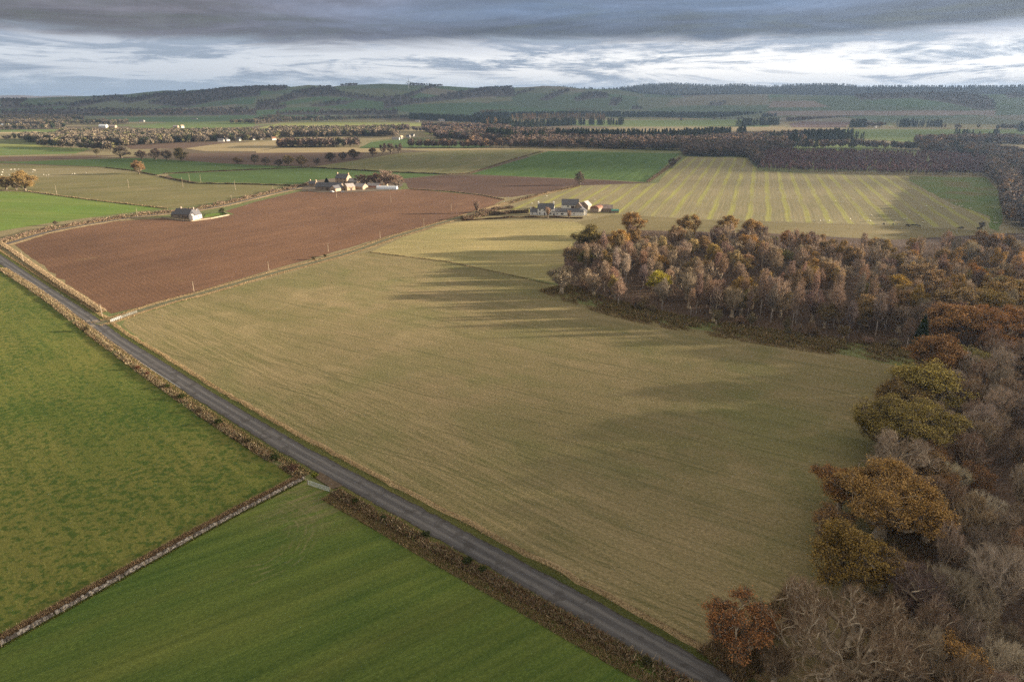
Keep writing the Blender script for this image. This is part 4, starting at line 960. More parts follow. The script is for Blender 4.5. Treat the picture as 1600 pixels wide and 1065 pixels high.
# ------------------------------------------------------------------ sheep and cattle
def beast_mesh(name, L, H, wdt, wool, dark):
    bm = bmesh.new(); bmesh.ops.create_uvsphere(bm, u_segments=14, v_segments=9, radius=1)
    for v in bm.verts:
        x, y, z = v.co; v.co = (x * L * .5, y * wdt * .5 * (1 - .12 * x), H * .66 + z * H * .30 * (1 + .08 * math.sin(9 * x + 5 * y)))
    me = bpy.data.meshes.new(name); bm.to_mesh(me); bm.free()
    vs = [tuple(v.co) for v in me.vertices]; fs = [tuple(p.vertices) for p in me.polygons]; n0 = len(fs)
    mb = MB(); mb.v = vs; mb.f = fs
    hx = L * .52
    mb.rod((L * .36, 0, H * .72), (hx + L * .08, 0, H * .42), wdt * .20, wdt * .16, 8); mb.rod((hx + L * .04, 0, H * .46), (hx + L * .20, 0, H * .16), wdt * .17, wdt * .09, 8)
    for s in (-1, 1):
        mb.rod((hx + L * .05, s * wdt * .12, H * .46), (hx + L * .02, s * wdt * .34, H * .46), .05, .02, 4)
        for lx in (-.34, .30): mb.rod((L * lx, s * wdt * .24, H * .55), (L * lx - L * .015, s * wdt * .24, H * .28), wdt * .13, wdt * .07, 6); mb.rod((L * lx - L * .015, s * wdt * .24, H * .29), (L * lx, s * wdt * .24, 0), wdt * .075, wdt * .065, 6)
    mb.rod((-L * .48, 0, H * .75), (-L * .55, 0, H * .4), .05, .03, 5)
    bpy.data.meshes.remove(me)
    me = bpy.data.meshes.new(name); me.from_pydata(mb.v, [], mb.f); me.materials.append(wool); me.materials.append(dark)
    for p in me.polygons: p.use_smooth = True; p.material_index = 0 if p.index < n0 else 1
    return me
SHEEP = beast_mesh('sheep', 1.35, .95, .75, plain('wool', (.72, .66, .55), .12, 4), plain('sheep_face', (.45, .40, .34), .2, 5))
BLACK = plain('black_hide', (.015, .013, .012), .3, 3, .6)
COW = beast_mesh('cow', 2.5, 1.5, .95, BLACK, BLACK)
def herd(pts, me, name, label, cat, group, sc=1.):
    for (u, v) in pts:
        x, y = un(u, v); o = link(bpy.data.objects.new(name, me)); o.location = (x, y, .1); o.rotation_euler = (0, 0, RNG.uniform(0, 2 * pi)); s = RNG.uniform(.9, 1.1) * sc; o.scale = (s, s, s)
        tag(o, label, cat, group)
K = 3.945
herd([(x / K + 1200, y / K + 120) for x, y in ((415, 772), (450, 775), (461, 774), (635, 858), (612, 892), (626, 893), (505, 880), (755, 852), (785, 895), (840, 882), (855, 880), (930, 857), (955, 902), (945, 810), (975, 803), (1070, 807), (1118, 807), (1140, 815), (870, 842), (340, 890), (320, 892), (375, 892), (282, 892), (85, 696), (520, 762))], SHEEP, 'sheep', 'white sheep grazing among the flock spread over the striped stubble', 'sheep', 'sheep on the striped stubble', 1.1)
herd([(x / K + 1200, y / K + 120) for x, y in ((990, 653), (1015, 638), (1140, 662), (1160, 787), (1178, 800), (1195, 802), (1248, 817), (1395, 904), (1410, 904), (1400, 877), (1325, 702))], SHEEP, 'sheep', 'white sheep grazing on the rough green corner beside the dark wood', 'sheep', 'sheep in the rough corner', 1.1)
herd([(x / K, y / K + 120) for x, y in ((20, 577), (68, 575), (90, 574), (115, 572), (205, 577), (215, 580), (270, 607), (285, 610), (300, 607), (445, 602), (460, 600), (530, 594), (15, 592), (55, 607), (120, 602), (10, 607), (200, 590))], SHEEP, 'sheep', 'white sheep grazing in the flock on the faded pasture at far left', 'sheep', 'sheep on the faded pasture', 1.15)
herd([(853.7 / 1, 307.5), (884, 313), (916, 316), (929, 313), (831, 319)], SHEEP, 'sheep', 'white sheep standing on the stubble just behind the white farm', 'sheep', 'sheep behind the white farm', 1.1)
herd([(x / K + 1200, y / K + 121) for x, y in ((713, 909), (772, 911), (858, 918), (869, 919), (893, 918), (913, 918), (932, 921), (1182, 933), (1193, 933), (1290, 936), (1300, 937))], COW, 'cow', 'black cow standing along the fence below the striped stubble', 'cow', 'black cattle along the fence')

# ------------------------------------------------------------------ trees one can tell apart
def crown_at(kind, u, v, wpx, label, col, h=None, frac=.62, **kw):
    """place a tree whose crown centre shows at (u, v) and whose crown is wpx wide"""
    hh = h or 13
    for _ in range(4):
        dp = depth(v, CAMH - frac * hh); r = wpx * dp / F / 2
        if h is None: hh = min(17, max(7, 1.75 * r + 2))
    x, y = un(u, v, CAMH - frac * hh)
    return tree(kind, x, y, label, jit(col, .06), hh, r * 1.1, **kw)
def base_at(kind, u, v, label, col, h, r=None, **kw):
    x, y = un(u, v); return tree(kind, x, y, label, jit(col, .06), h, r, **kw)
GS = 'trees along the right edge of the stubble field'
for a in (
    ('thinoak', 1164, 972, 122, 'rust red oak with dark trunk standing nearest the road, bottom of the field', (.27, .12, .045)),
    ('bigbare', 1322, 985, 240, 'huge spreading bare tree with pale tangled limbs, right of the rust red oak', TW_BROWN),
    ('thinoak', 1490, 1030, 96, 'small golden leaved oak in front of the big bare trees, bottom right', (.33, .19, .06)),
    ('scrub', 1215, 1030, 70, 'low tangled bare scrub between the rust red oak and the huge bare tree', TW_BROWN),
    ('scrub', 1250, 965, 60, 'low bare thorn at the field edge behind the rust red oak', (.24, .16, .11)),
    ('fan', 1440, 925, 110, 'reddish bare tree with fanned branches between the huge bare tree and pale bare tree', (.22, .15, .13)),
    ('fan', 1560, 900, 120, 'pale grey bare tree with upswept branches, nearest the right edge', TW_PALE),
    ('oak', 1335, 862, 130, 'dark golden green oak lowest in the oak row beside the stubble', (.20, .13, .035)),
    ('bigoak', 1388, 772, 180, 'largest golden brown oak with grey limbs showing, middle of the oak row', (.30, .18, .06)),
    ('thinoak', 1318, 752, 90, 'orange brown oak low on the field side of the largest golden oak', (.28, .14, .045)),
    ('bare', 1405, 715, 112, 'grey domed bare tree just above the largest golden oak', TW_GREY),
    ('bigoak', 1418, 655, 160, 'broad olive green oak above the grey domed tree', (.215, .155, .045)),
    ('oak', 1385, 662, 90, 'dark olive oak on the field side of the broad olive oak', (.15, .115, .03)),
    ('oak', 1448, 600, 118, 'yellow green domed oak at the top of the oak row', (.25, .195, .05)),
    ('thinoak', 1410, 612, 80, 'brown leaved oak peeping left of the yellow green dome', (.24, .15, .05)),
    ('thinoak', 1516, 558, 60, 'slender pale yellow tree standing above the yellow green dome', (.27, .23, .07)),
    ('thinoak', 1300, 815, 70, 'tawny young oak on the field side between the largest golden and the lowest dark oak', (.26, .15, .06)),
    ('oak', 1465, 668, 80, 'dark green gold oak tucked right of the broad olive oak', (.20, .15, .04)),
    ('thinoak', 1450, 735, 80, 'brownish gold oak right of the grey domed tree', (.27, .17, .07)),
    ('thinoak', 1390, 880, 80, 'tawny thin oak between the lowest oak and the reddish fanned tree', (.24, .15, .07)),
    ('oak', 1462, 552, 90, 'low rust brown oak at the far corner of the stubble', (.22, .12, .045)),
    ('oak', 1490, 500, 90, 'orange brown oak with dark gaps above the rust brown oak at the corner', (.28, .15, .055)),
    ('bigoak', 1560, 505, 120, 'wide bright orange oak at the right edge of the picture', (.31, .155, .055)),
    ('thinoak', 1500, 470, 80, 'pale golden tree behind the orange brown oak, right of the birches', (.33, .22, .09)),
    ('oak', 1570, 455, 80, 'dull golden oak behind the wide orange oak', (.26, .16, .055)),
    ): crown_at(*a[:5], a[5], group=GS)
GW = 'trees of the mixed wood'
for a in (
    ('oak', 1031, 437, 38, 'bright yellow green tree at the front of the mixed wood', (.30, .25, .035)),
    ('oak', 1166, 446, 42, 'golden brown round oak at the wood front, right of the tall white birch', (.26, .17, .05)),
    ('thinoak', 1140, 462, 34, 'pale leaved young oak before the round golden oak', (.28, .20, .10)),
    ('thinoak', 1076, 437, 52, 'pale grey brown oak right of the bright yellow green tree', (.25, .19, .12)),
    ('oak', 1272, 416, 34, 'golden oval tree among pinkish birches near the wood middle', (.33, .20, .07)),
    ('oak', 1400, 446, 46, 'deep golden green oak deeper in the wood near the leaning stem', (.27, .18, .04)),
    ('thinoak', 1358, 478, 52, 'pale golden oak with grey trunk at the wood front before the corner', (.30, .20, .085)),
    ('oak', 918, 367, 52, 'dark green brown oak at the left end of the wood below the farm', (.14, .11, .035)),
    ('oak', 966, 375, 42, 'golden oak right of the dark oak at the left end of the wood', (.33, .20, .06)),
    ('oak', 1168, 380, 38, 'bright golden round oak mid way along the back of the wood', (.34, .19, .06)),
    ('thinoak', 893, 395, 36, 'pale brown oak at the left corner of the wood', (.25, .17, .09)),
    ('bare', 878, 430, 46, 'dark bare rounded tree at the left front corner of the wood', (.15, .12, .085)),
    ('bare', 930, 392, 38, 'brown topped bare tree left of the white limbed birch', (.22, .15, .10)),
    ('oak', 990, 345, 42, 'golden brown oak at the back edge nearest the farm sheds', (.27, .16, .05)),
    ('oak', 1078, 348, 38, 'tall rounded tan oak first along the back edge past the bare gap', (.28, .18, .065)),
    ('oak', 1136, 350, 36, 'orange tan oak second along the back edge against the stripes', (.28, .18, .065)),
    ('oak', 1174, 357, 40, 'golden tan oak third along the back edge against the stripes', (.28, .17, .06)),
    ('oak', 1232, 372, 30, 'rusty orange oak behind the pinkish birches near the cattle', (.28, .155, .06)),
    ('thinoak', 1282, 375, 24, 'thin golden tree behind the birches near the cattle', (.30, .19, .07)),
    ('bare', 1380, 385, 34, 'dark bare tree with strong limbs alone before the cattle fence', (.14, .11, .085)),
    ('thinoak', 1440, 430, 66, 'broad tan leaved oak in the upper right of the wood', (.31, .21, .10)),
    ('thinoak', 1490, 420, 42, 'tan gold oak right of the broad tan oak in the upper wood', (.32, .19, .08)),
    ('oak', 1523, 425, 36, 'orange gold oak behind the tan oaks near the right edge', (.33, .17, .05)),
    ('thinoak', 1575, 450, 60, 'yellowish pale oak before the dark wood at the right edge', (.28, .22, .08)),
    ('oak', 1546, 470, 60, 'dull olive gold oak just above the wide orange oak', (.24, .17, .05)),
    ): crown_at(*a[:5], a[5], group=GW)
for a in ((1086, 470, 22, 'tall white stemmed birch with pale crown at the centre of the wood front', 3.6), (977, 449, 19, 'white limbed bare birch left of the bright yellow green tree', 3.0), (1187, 497, 24, 'tall white birch with pinkish crown, second tall one along the wood front', 3.6), (1206, 497, 20, 'thin pale birch close right of the second tall birch', 2.8),
          (1243, 506, 20, 'white stemmed birch at the wood front, right of a shaded gap', 3.3), (1302, 512, 20, 'double stemmed pale birch at the front before the pale golden oak', 4.2), (1168, 498, 15, 'short pale birch beside the pale leaved young oak', 2.6), (944, 456, 17, 'pinkish birch with brown tinged top at the left part of the wood front', 3.4), (1345, 404, 17, 'white trunked birch beside the dark bare tree before the cattle fence', 3)):
    base_at('birch', a[0], a[1], a[3], TW_PINK if a[0] != 977 else TW_PALE, a[2], a[4], group=GW)
base_at('birch', 1415, 545, 'leaning white birch stem at the dark corner of the wood', TW_PURPLE, 13, 3, tilt=.32, rz=2.6, group=GW)
base_at('conifer', 1436, 545, 'dark green bushy conifer at the corner of wood and stubble', (.035, .055, .02), 13, 3.4, group=GW)
# scattered trees further off
GH = 'hedgerow trees across the fields'
def at(kind, u, v, top, wpx, lab, col):
    kind = 'darkbare' if kind == 'bare' else kind
    x, y = un(u, v); h = (v - top) * depth(v) / F / .985; sink = .12 if wpx > .6 * (v - top) else 0
    o = tree(kind, x, y, lab, jit(col, .06), h * (1 + sink), wpx * depth(v) / F / 2 * 1.1, group=GH); o.location.z = -sink * h; return o
for a in (
    ('oak', 217.5, 272, 251, 21, 'lone brown oak at the meeting of the green and olive fields', (.20, .12, .055)),
    ('oak', 40, 298, 268, 40, 'large golden brown oak at the left edge above the bright green field', (.20, .13, .05)),
    ('oak', 10, 296, 276, 30, 'lower brown oak at the left edge beside the large golden oak', (.17, .11, .045)),
    ('bare', 26, 297, 281, 16, 'small bare tree between the two brown oaks at the left edge', TW_BROWN),
    ('oak', 152, 242, 233, 11, 'small dark round tree left of the dark hedge trees', (.10, .085, .045)),
    ('bare', 190, 247, 227, 26, 'dark bushy tree at the left end of the dark tree row', (.13, .10, .075)),
    ('bare', 222, 249, 235, 20, 'low bare tree second along the dark tree row', (.16, .115, .09)),
    ('bare', 243, 250, 232, 20, 'bare tree third along the dark tree row', (.15, .105, .085)),
    ('bare', 262, 251, 234, 18, 'bare tree fourth along the dark tree row', (.15, .11, .085)),
    ('oak', 284, 252, 231, 22, 'dense dark brown tree at the right end of the dark tree row', (.12, .095, .04)),
    ('oak', 372, 256, 246, 16, 'low brown tree on the dark soil right of the dark tree row', (.15, .10, .055)),
    ('bare', 399, 257, 240, 14, 'bare tree at the edge of the brown soil, above the wheat', (.14, .11, .085)),
    ('bare', 416, 258, 246, 15, 'small bare tree left of the roadside clump above the farm', (.14, .11, .085)),
    ('bare', 436, 260, 248, 14, 'bare tree first in the clump above the farm wheat', (.15, .11, .085)),
    ('oak', 451, 259, 243, 18, 'brown leaved tree second in the clump above the farm wheat', (.18, .13, .055)),
    ('oak', 472, 260, 244, 20, 'dark brown tree third in the clump above the farm wheat', (.13, .09, .05)),
    ('bare', 495, 258, 247, 13, 'thin dark tree at the right end of the clump above the wheat', (.13, .10, .08)),
    ('bare', 516, 252, 238, 20, 'broad bare tree on the soil edge below the pale stubble', (.15, .11, .085)),
    ('bare', 536, 250, 237, 15, 'bare tree beside the leafy pair on the soil edge', (.14, .10, .08)),
    ('oak', 553, 248, 234, 22, 'dark leafy tree at the field corner above the thin grass', (.13, .09, .05)),
    ('oak', 583, 244, 231, 14, 'brown tree left of the tall clump above the thin grass', (.17, .11, .06)),
    ('bare', 599, 241, 224, 14, 'tall bare tree at the left of the tall clump', (.17, .12, .095)),
    ('bare', 611, 240, 223, 13, 'tall bare tree in the middle of the tall clump', (.17, .12, .095)),
    ('bare', 623, 239, 224, 13, 'tall bare tree at the right of the tall clump', (.17, .125, .10)),
    ('bare', 905.5, 289.5, 268.5, 17, 'lone bare tree between the dark plough and striped stubble', (.17, .13, .09)),
    ('fan', 746, 333, 312, 14, 'wispy reddish bare tree at the corner of the red plough', (.26, .17, .13)),
    ('bare', 1050, 262, 246, 14, 'dark tree at the top of the scrubby hedge beside the wheat', (.13, .10, .08)),
    ('bare', 1533, 357, 346, 10, 'small dark thorn at the right end of the cattle fence', (.10, .08, .06)),
    ('bare', 568, 291, 272, 29, 'round reddish tree behind the brick shed at the farmstead', (.27, .17, .12)),
    ('bare', 590, 290, 269, 27, 'reddish tree in the middle of the farmstead shelter belt', (.28, .17, .115)),
    ('fan', 604, 291, 265.5, 29, 'tallest pinkish bare tree over the polytunnel', (.30, .20, .15)),
    ('bare', 619, 292, 272, 32, 'pinkish bare tree at the right end of the farmstead', (.30, .20, .145)),
    ('bare', 580, 287, 276, 16, 'dark bare tree behind the reddish trees at the farmstead', (.14, .10, .075)),
    ('conifer', 510.5, 285, 278, 8, 'small dark evergreen left of the tall farmhouse', (.03, .045, .025)),
    ('oak', 347, 333, 325, 9, 'dark evergreen bush in the lane cottage garden', (.06, .06, .025)),
    ('bare', 833, 333, 322, 12, 'leafless grey tree against the left end of the white farm', (.20, .16, .12)),
    ('fan', 856, 341, 322, 11, 'thin pinkish tree in front of the white farmhouse wall', (.30, .19, .13)),
    ('fan', 889, 341, 328, 9, 'thin pinkish tree in front of the long white byre', (.30, .19, .13)),
    ('oak', 87, 352, 345, 8, 'dark bush on the lane hedge below the bright green field', (.09, .07, .04)),
    ): at(*a)

# filling of the woods: kinds mixed by where they stand
def free(x, y, d): return all((x - a) ** 2 + (y - b) ** 2 > (d + .35 * r) ** 2 for a, b, r in TREES)
w1_core = P((882, 447), (950, 473), (1050, 494), (1150, 509), (1250, 521), (1330, 531), (1420, 546), (1500, 540), (1640, 520)) + [un(1680, 366, 76), un(1540, 362, 76), un(1400, 362, 76), un(1300, 358, 75), un(1200, 350, 75), un(1000, 343, 74), un(905, 366, 74), un(880, 410, 78)]
pts = scatter_in(w1_core, 4000, 61); frontd = [((x, y)) for x, y in resample(fr, 6)]
cnt = 0
LB = {'birch': 'pinkish grey birch among many alike in the mixed wood', 'bare': 'leafless grey brown tree among many alike in the mixed wood', 'oak': 'tan to gold leaved oak among many alike in the mixed wood', 'thinoak': 'tan to gold leaved oak among many alike in the mixed wood', 'fan': 'leafless grey brown tree among many alike in the mixed wood'}
for x, y in pts:
    if cnt >= 290: break
    if not free(x, y, 2.7): continue
    dfr = min(math.dist((x, y), q_) for q_ in frontd); right = max(0, min(1, (x - 130) / 110)); back = max(0, min(1, (dfr - 55) / 45))
    w = {'birch': 4.2 * (1 - back) * (1 - .7 * right) + .4, 'bare': 2.6 + 1.5 * right, 'fan': 1.6, 'oak': .35 + 2.2 * back + .6 * right, 'thinoak': .8 + 1.0 * back + .8 * right}
    k = RNG.choices(list(w), list(w.values()))[0]
    if k == 'birch': tree(k, x, y, LB[k], jit(RNG.choice([TW_PINK, TW_PURPLE, (.28, .22, .17), (.33, .22, .15)]), .22), RNG.uniform(11, 21), RNG.uniform(2.2, 4.4), 'birches filling the mixed wood')
    elif k in ('bare', 'fan'): tree(k, x, y, LB[k], jit(RNG.choice([TW_PURPLE, TW_GREY, (.18, .12, .10)]), .15), RNG.uniform(9, 17), RNG.uniform(3.6, 6.4), 'leafless trees filling the mixed wood')
    else: tree(k, x, y, LB[k], jit(RNG.choice([GOLD, BROWN, BROWN, GOLD, PALE, OLIVE]), .15), RNG.uniform(9, 17), RNG.uniform(3.6, 6.4), 'oaks filling the mixed wood')
    cnt += 1
for i, (x, y) in enumerate(along(offset(fr, 7.5), 26, 3.5, 3.5, 77)):
    if free(x, y, 1.2): tree('scrub', x, y, 'low bare thorn among many alike along the front of the mixed wood', jit(RNG.choice([TW_PURPLE, TW_BROWN, (.24, .19, .10)]), .15), RNG.uniform(3.5, 8), RNG.uniform(1.8, 3.4), 'thorns along the front of the mixed wood')
w2_core = [(172, 232), (146, 222), (122, 186), (102, 150), (88, 126), (72, 102), (56, 82), (52, 70), (64, 66), (104, 113), (146, 166), (184, 213), (240, 285), (215, 290)]
pts = scatter_in(w2_core, 3000, 62); cnt = 0
for x, y in pts:
    if cnt >= 112: break
    if not free(x, y, 2.6): continue
    k = RNG.choices(['bare', 'fan', 'scrub', 'thinoak'], [2.2, 3.6, 1.3, .35])[0]
    near = y < 190
    lab = {'bare': 'leafless rounded tree among many alike in the bare wood right of the oak row', 'fan': 'leafless upswept tree among many alike in the bare wood right of the oak row', 'scrub': 'low bare scrub tree among many alike in the bare wood right of the oak row', 'thinoak': 'thin brown leaved oak inside the bare wood right of the oak row'}[k]
    col = jit(RNG.choice([TW_BROWN, TW_PURPLE, (.32, .22, .165), TW_GREY, TW_PALE]), .15) if k != 'thinoak' else jit((.22, .12, .05), .1)
    tree(k, x, y, lab, col, RNG.uniform(5, 8) if k == 'scrub' else RNG.uniform(9.5, 14), RNG.uniform(2.6, 4) if k == 'scrub' else RNG.uniform(4., 6.), {'bare': 'rounded leafless trees of the bare wood', 'fan': 'upswept leafless trees of the bare wood', 'scrub': 'scrub trees of the bare wood', 'thinoak': 'oaks of the bare wood'}[k]); cnt += 1

# ------------------------------------------------------------------ far woods (each reads as one mass)
def lod(kind, seed):
    g = np.random.default_rng(seed)
    if kind == 'round': n, H, Rr, c0 = 150, 14., 5.2, .18
    elif kind == 'slim': n, H, Rr, c0 = 90, 14., 2.3, .25
    else: n, H, Rr, c0 = 130, 15., 3.0, .06
    d = unit(g.normal(size=(n, 3))); r = g.random((n, 1)) ** .33
    if kind == 'cone':
        t = g.random(n) ** .8; a = g.random(n) * 2 * pi; rr = Rr * (1 - t) ** .8 * g.random(n) ** .35 + .1
        p = np.c_[rr * np.cos(a), rr * np.sin(a), H * (c0 + (1 - c0) * t)]; s = .85
    else:
        lump = .8 + .25 * np.sin(d @ np.array([4., 3, 2]) + seed)
        p = d * r * lump[:, None]; p = np.c_[p[:, 0] * Rr, p[:, 1] * Rr, H * (c0 + (1 - c0) * (p[:, 2] + 1) / 2)]; s = 1.05 if kind == 'round' else .8
    a = unit(g.normal(size=(n, 3))); b_ = unit(np.cross(a, g.normal(size=(n, 3))))
    sz = s * g.uniform(.6, 1.4, (n, 1))
    V = np.stack([p - a * sz, p + a * sz * .6 + b_ * sz * .8, p + a * sz * .6 - b_ * sz * .8], 1).reshape(-1, 3)
    sh = np.repeat(g.uniform(.75, 1.25, n), 3)
    tv, tf = tubes(np.array([(0, 0, -.3), (0, 0, H * .62)]), np.array([-1, 0]), np.array([.3, .1]), 3)
    tri = np.concatenate([tf[:, [0, 1, 2]], tf[:, [0, 2, 3]]])
    return np.r_[V, tv], np.r_[np.arange(3 * n).reshape(-1, 3), tri + 3 * n], np.r_[sh, np.full(len(tv), .7)], H
LOD = {k: [lod(k, s) for s in (1, 2, 3)] for k in ('round', 'slim', 'cone')}
def wood(name, kind, pts, h, pal, label, cat='woodland', seed=1, squash=1., z=None):
    g = np.random.default_rng(seed); VV, FF, TT = [], [], []; o = 0; pts = np.asarray(pts)
    wt = np.array([p[0] for p in pal], float); wt /= wt.sum(); ci = g.choice(len(pal), len(pts), p=wt); cols = np.array([p[1] for p in pal])
    for vi in range(3):
        idx = np.where(np.arange(len(pts)) % 3 == vi)[0]
        if not len(idx): continue
        V, Fq, sh, H = LOD[kind][vi]; m = len(idx)
        a = g.random(m) * 2 * pi; sz = g.uniform(h[0], h[1], m) / H; sr = sz * g.uniform(.85, 1.2, m) * squash
        X = V[None, :, 0] * np.cos(a)[:, None] - V[None, :, 1] * np.sin(a)[:, None]; Y = V[None, :, 0] * np.sin(a)[:, None] + V[None, :, 1] * np.cos(a)[:, None]
        P3 = np.stack([X * sr[:, None] + pts[idx, 0:1], Y * sr[:, None] + pts[idx, 1:2], V[None, :, 2] * sz[:, None] + (0 if z is None else z[idx][:, None])], 2)
        VV.append(P3.reshape(-1, 3)); FF.append((Fq[None] + (np.arange(m) * len(V))[:, None, None]).reshape(-1, 3) + o); o += m * len(V)
        c = cols[ci[idx]] * g.uniform(.8, 1.2, (m, 1)); TT.append((c[:, None, :] * sh[None, :, None]).reshape(-1, 3))
    me = np_mesh(name, np.concatenate(VV), np.concatenate(FF), M_TINT, np.concatenate(TT))
    return stuff(link(bpy.data.objects.new(name, me)), label, cat)
def belt(px, thick, spacing, seed):
    """tree feet along a surveyed base line, 'thick' metres deep behind it"""
    g = np.random.default_rng(seed); line = P(*px); L = sum(math.dist(a, b) for a, b in zip(line, line[1:])); n = int(max(1, L / spacing) * max(1, thick / spacing))
    A = np.array(resample(line, 5)); i = g.integers(0, len(A) - 1, n); q = A[i] + (A[i + 1] - A[i]) * g.random((n, 1))
    dv = unit(q); q = q + dv * g.random((n, 1)) * thick
    return q + g.normal(0, 1.5, q.shape)
DEC = [(3, (.22, .15, .10)), (3, (.19, .13, .095)), (2, (.28, .19, .10)), (1, (.30, .18, .07)), (1, (.14, .10, .07)), (.5, (.06, .07, .03))]
DECD = [(3, (.15, .105, .085)), (3, (.13, .095, .075)), (1, (.19, .12, .07)), (1, (.10, .085, .05)), (.6, (.05, .06, .03))]
LIT = [(3, (.18, .14, .10)), (3, (.13, .105, .08)), (2, (.23, .18, .115)), (1.5, (.14, .13, .055)), (2, (.095, .08, .06)), (1.5, (.04, .05, .025))]
CON = [(3, (.025, .038, .018)), (2, (.035, .045, .02)), (1, (.05, .055, .025))]
LAR = [(3, (.33, .22, .09)), (2, (.30, .17, .07)), (1, (.20, .17, .06))]
PUR = [(3, (.175, .09, .09)), (3, (.15, .085, .085)), (1, (.19, .12, .10)), (1, (.22, .15, .12))]
seed = 200
def multi(specs):
    global seed; out = []
    for px, th, sp in specs:
        seed += 1; out.append(belt(px, th, sp, seed) if th else scatter_in(P(*px), sp, seed))
    return np.concatenate(out)
wood('distant_woodland', 'round', multi([
    ([(40, 222), (110, 226), (200, 229)], 60, 9), ([(40, 218), (110, 219), (210, 217)], 50, 10), ([(60, 229), (175, 237)], 30, 9),
    ([(205, 224), (330, 221), (420, 217)], 70, 10), ([(200, 213), (330, 211), (420, 211)], 60, 11), ([(96, 211), (200, 211)], 60, 11),
    ([(420, 214), (600, 213)], 60, 10), ([(420, 207), (560, 207), (640, 203)], 50, 12), ([(560, 212), (610, 214), (620, 216)], 90, 9),
    ([(0, 195), (100, 196), (190, 194)], 120, 14), ([(0, 186), (110, 186), (130, 189)], 200, 16), ([(170, 196), (200, 194)], 60, 12),
    ([(0, 203), (60, 203), (100, 201)], 60, 12),     ([(100, 211), (200, 212), (330, 210), (430, 210), (440, 214), (430, 219), (330, 221), (210, 228), (120, 225), (45, 222), (90, 216)], 0, 2300), ([(430, 205), (600, 204), (620, 213), (440, 215)], 0, 900), ([(0, 187), (120, 187), (100, 197), (0, 196)], 0, 700),
    ([(200, 186), (300, 183), (420, 186), (440, 190)], 250, 18), ([(360, 194), (400, 194), (480, 188)], 80, 14),
    ([(400, 189), (600, 187), (680, 184)], 90, 15), ([(0, 219), (40, 219)], 20, 9), ([(480, 192), (545, 188)], 15, 14), ([(130, 182), (210, 181)], 120, 20)]),
    (10, 19), LIT, 'sunlit brown and tan woods spread across the far left valley', seed=11)
wood('distant_woodland', 'round', multi([
    ([(435, 231), (500, 231), (560, 230)], 60, 7), ([(660, 200), (760, 204), (800, 206)], 110, 12), ([(680, 217), (720, 219), (750, 222)], 70, 8), ([(735, 227), (752, 225)], 60, 7), ([(600, 204), (670, 207)], 30, 12),
    ([(800, 228), (900, 230), (1060, 236)], 25, 6), ([(800, 222), (880, 222), (1060, 226)], 60, 9), ([(640, 231), (760, 232), (800, 231)], 20, 7), ([(670, 212), (740, 210)], 30, 11),
    ([(660, 205), (800, 207), (870, 210), (1060, 224), (1060, 236), (800, 230), (775, 224), (690, 214)], 0, 2600), ([(1060, 224), (1190, 215), (1320, 213), (1225, 226), (1235, 236), (1185, 244), (1066, 243)], 0, 1700),
    ([(1066, 244), (1170, 246), (1186, 262)], 60, 6), ([(1060, 236), (1200, 232)], 120, 9), ([(1190, 224), (1300, 214)], 80, 10)]),
    (10, 19), DECD, 'dark leafless woods and belts across the middle of the valley', seed=12)
wood('distant_woodland', 'round', multi([
    ([(1440, 238), (1540, 250), (1600, 262), (1680, 275)], 150, 8), ([(1430, 228), (1520, 226), (1680, 226)], 110, 9), ([(1545, 275), (1572, 300), (1576, 350), (1660, 380)], 120, 6.5), ([(1590, 270), (1680, 290)], 100, 8), ([(1560, 262), (1640, 290)], 60, 7)]),
    (13, 20), DECD + [(2, (.20, .115, .05)), (2, (.17, .13, .09))], 'dark brown wood rising beyond the plantation at the right edge', seed=13)
wood('distant_woodland', 'round', multi([
    ([(1228, 190), (1270, 188), (1400, 186)], 60, 11), ([(1225, 234), (1330, 232), (1440, 236)], 25, 9), ([(1330, 199), (1385, 199)], 50, 9), ([(1470, 201), (1530, 202)], 12, 14), ([(1395, 186), (1560, 181)], 20, 25), ([(1555, 203), (1600, 202)], 20, 9), ([(1060, 190), (1160, 188)], 20, 40), ([(1480, 183), (1540, 182)], 10, 20)]),
    (11, 18), DECD, 'thin leafless belts between the far green fields at right', seed=14)
wood('conifer_belt', 'cone', multi([
    ([(750, 200), (800, 201), (900, 196)], 40, 8), ([(640, 187), (760, 193), (800, 196)], 140, 13), ([(905, 196), (943, 196)], 14, 6), ([(950, 196), (976, 196)], 14, 6), ([(740, 186), (900, 183), (1000, 184), (1100, 185), (1190, 184)], 220, 14), ([(1150, 198), (1216, 196)], 30, 8), ([(1190, 186), (1212, 186)], 60, 10),
    ([(800, 222), (850, 222)], 40, 9), ([(870, 220), (950, 222), (1060, 222), (1140, 217)], 60, 7), ([(1150, 214), (1165, 213)], 20, 7), ([(1250, 221), (1330, 220)], 35, 6), ([(1200, 224), (1250, 222)], 30, 12), ([(1328, 200), (1352, 199)], 30, 7), ([(1400, 199), (1445, 199)], 25, 7), ([(1448, 199), (1470, 199)], 22, 6), ([(1335, 223), (1346, 223)], 8, 5), ([(760, 218), (800, 224)], 60, 8),
    ([(1480, 243), (1495, 243)], 20, 6), ([(1590, 206), (1600, 206)], 20, 6), ([(1490, 218), (1560, 222)], 60, 18), ([(1230, 232), (1245, 231)], 15, 6), ([(1270, 234), (1276, 234)], 8, 5), ([(1328, 234), (1335, 234)], 8, 5)]),
    (16, 26), CON, 'dark green conifer belts standing between the far fields', seed=15, cat='conifer belt')
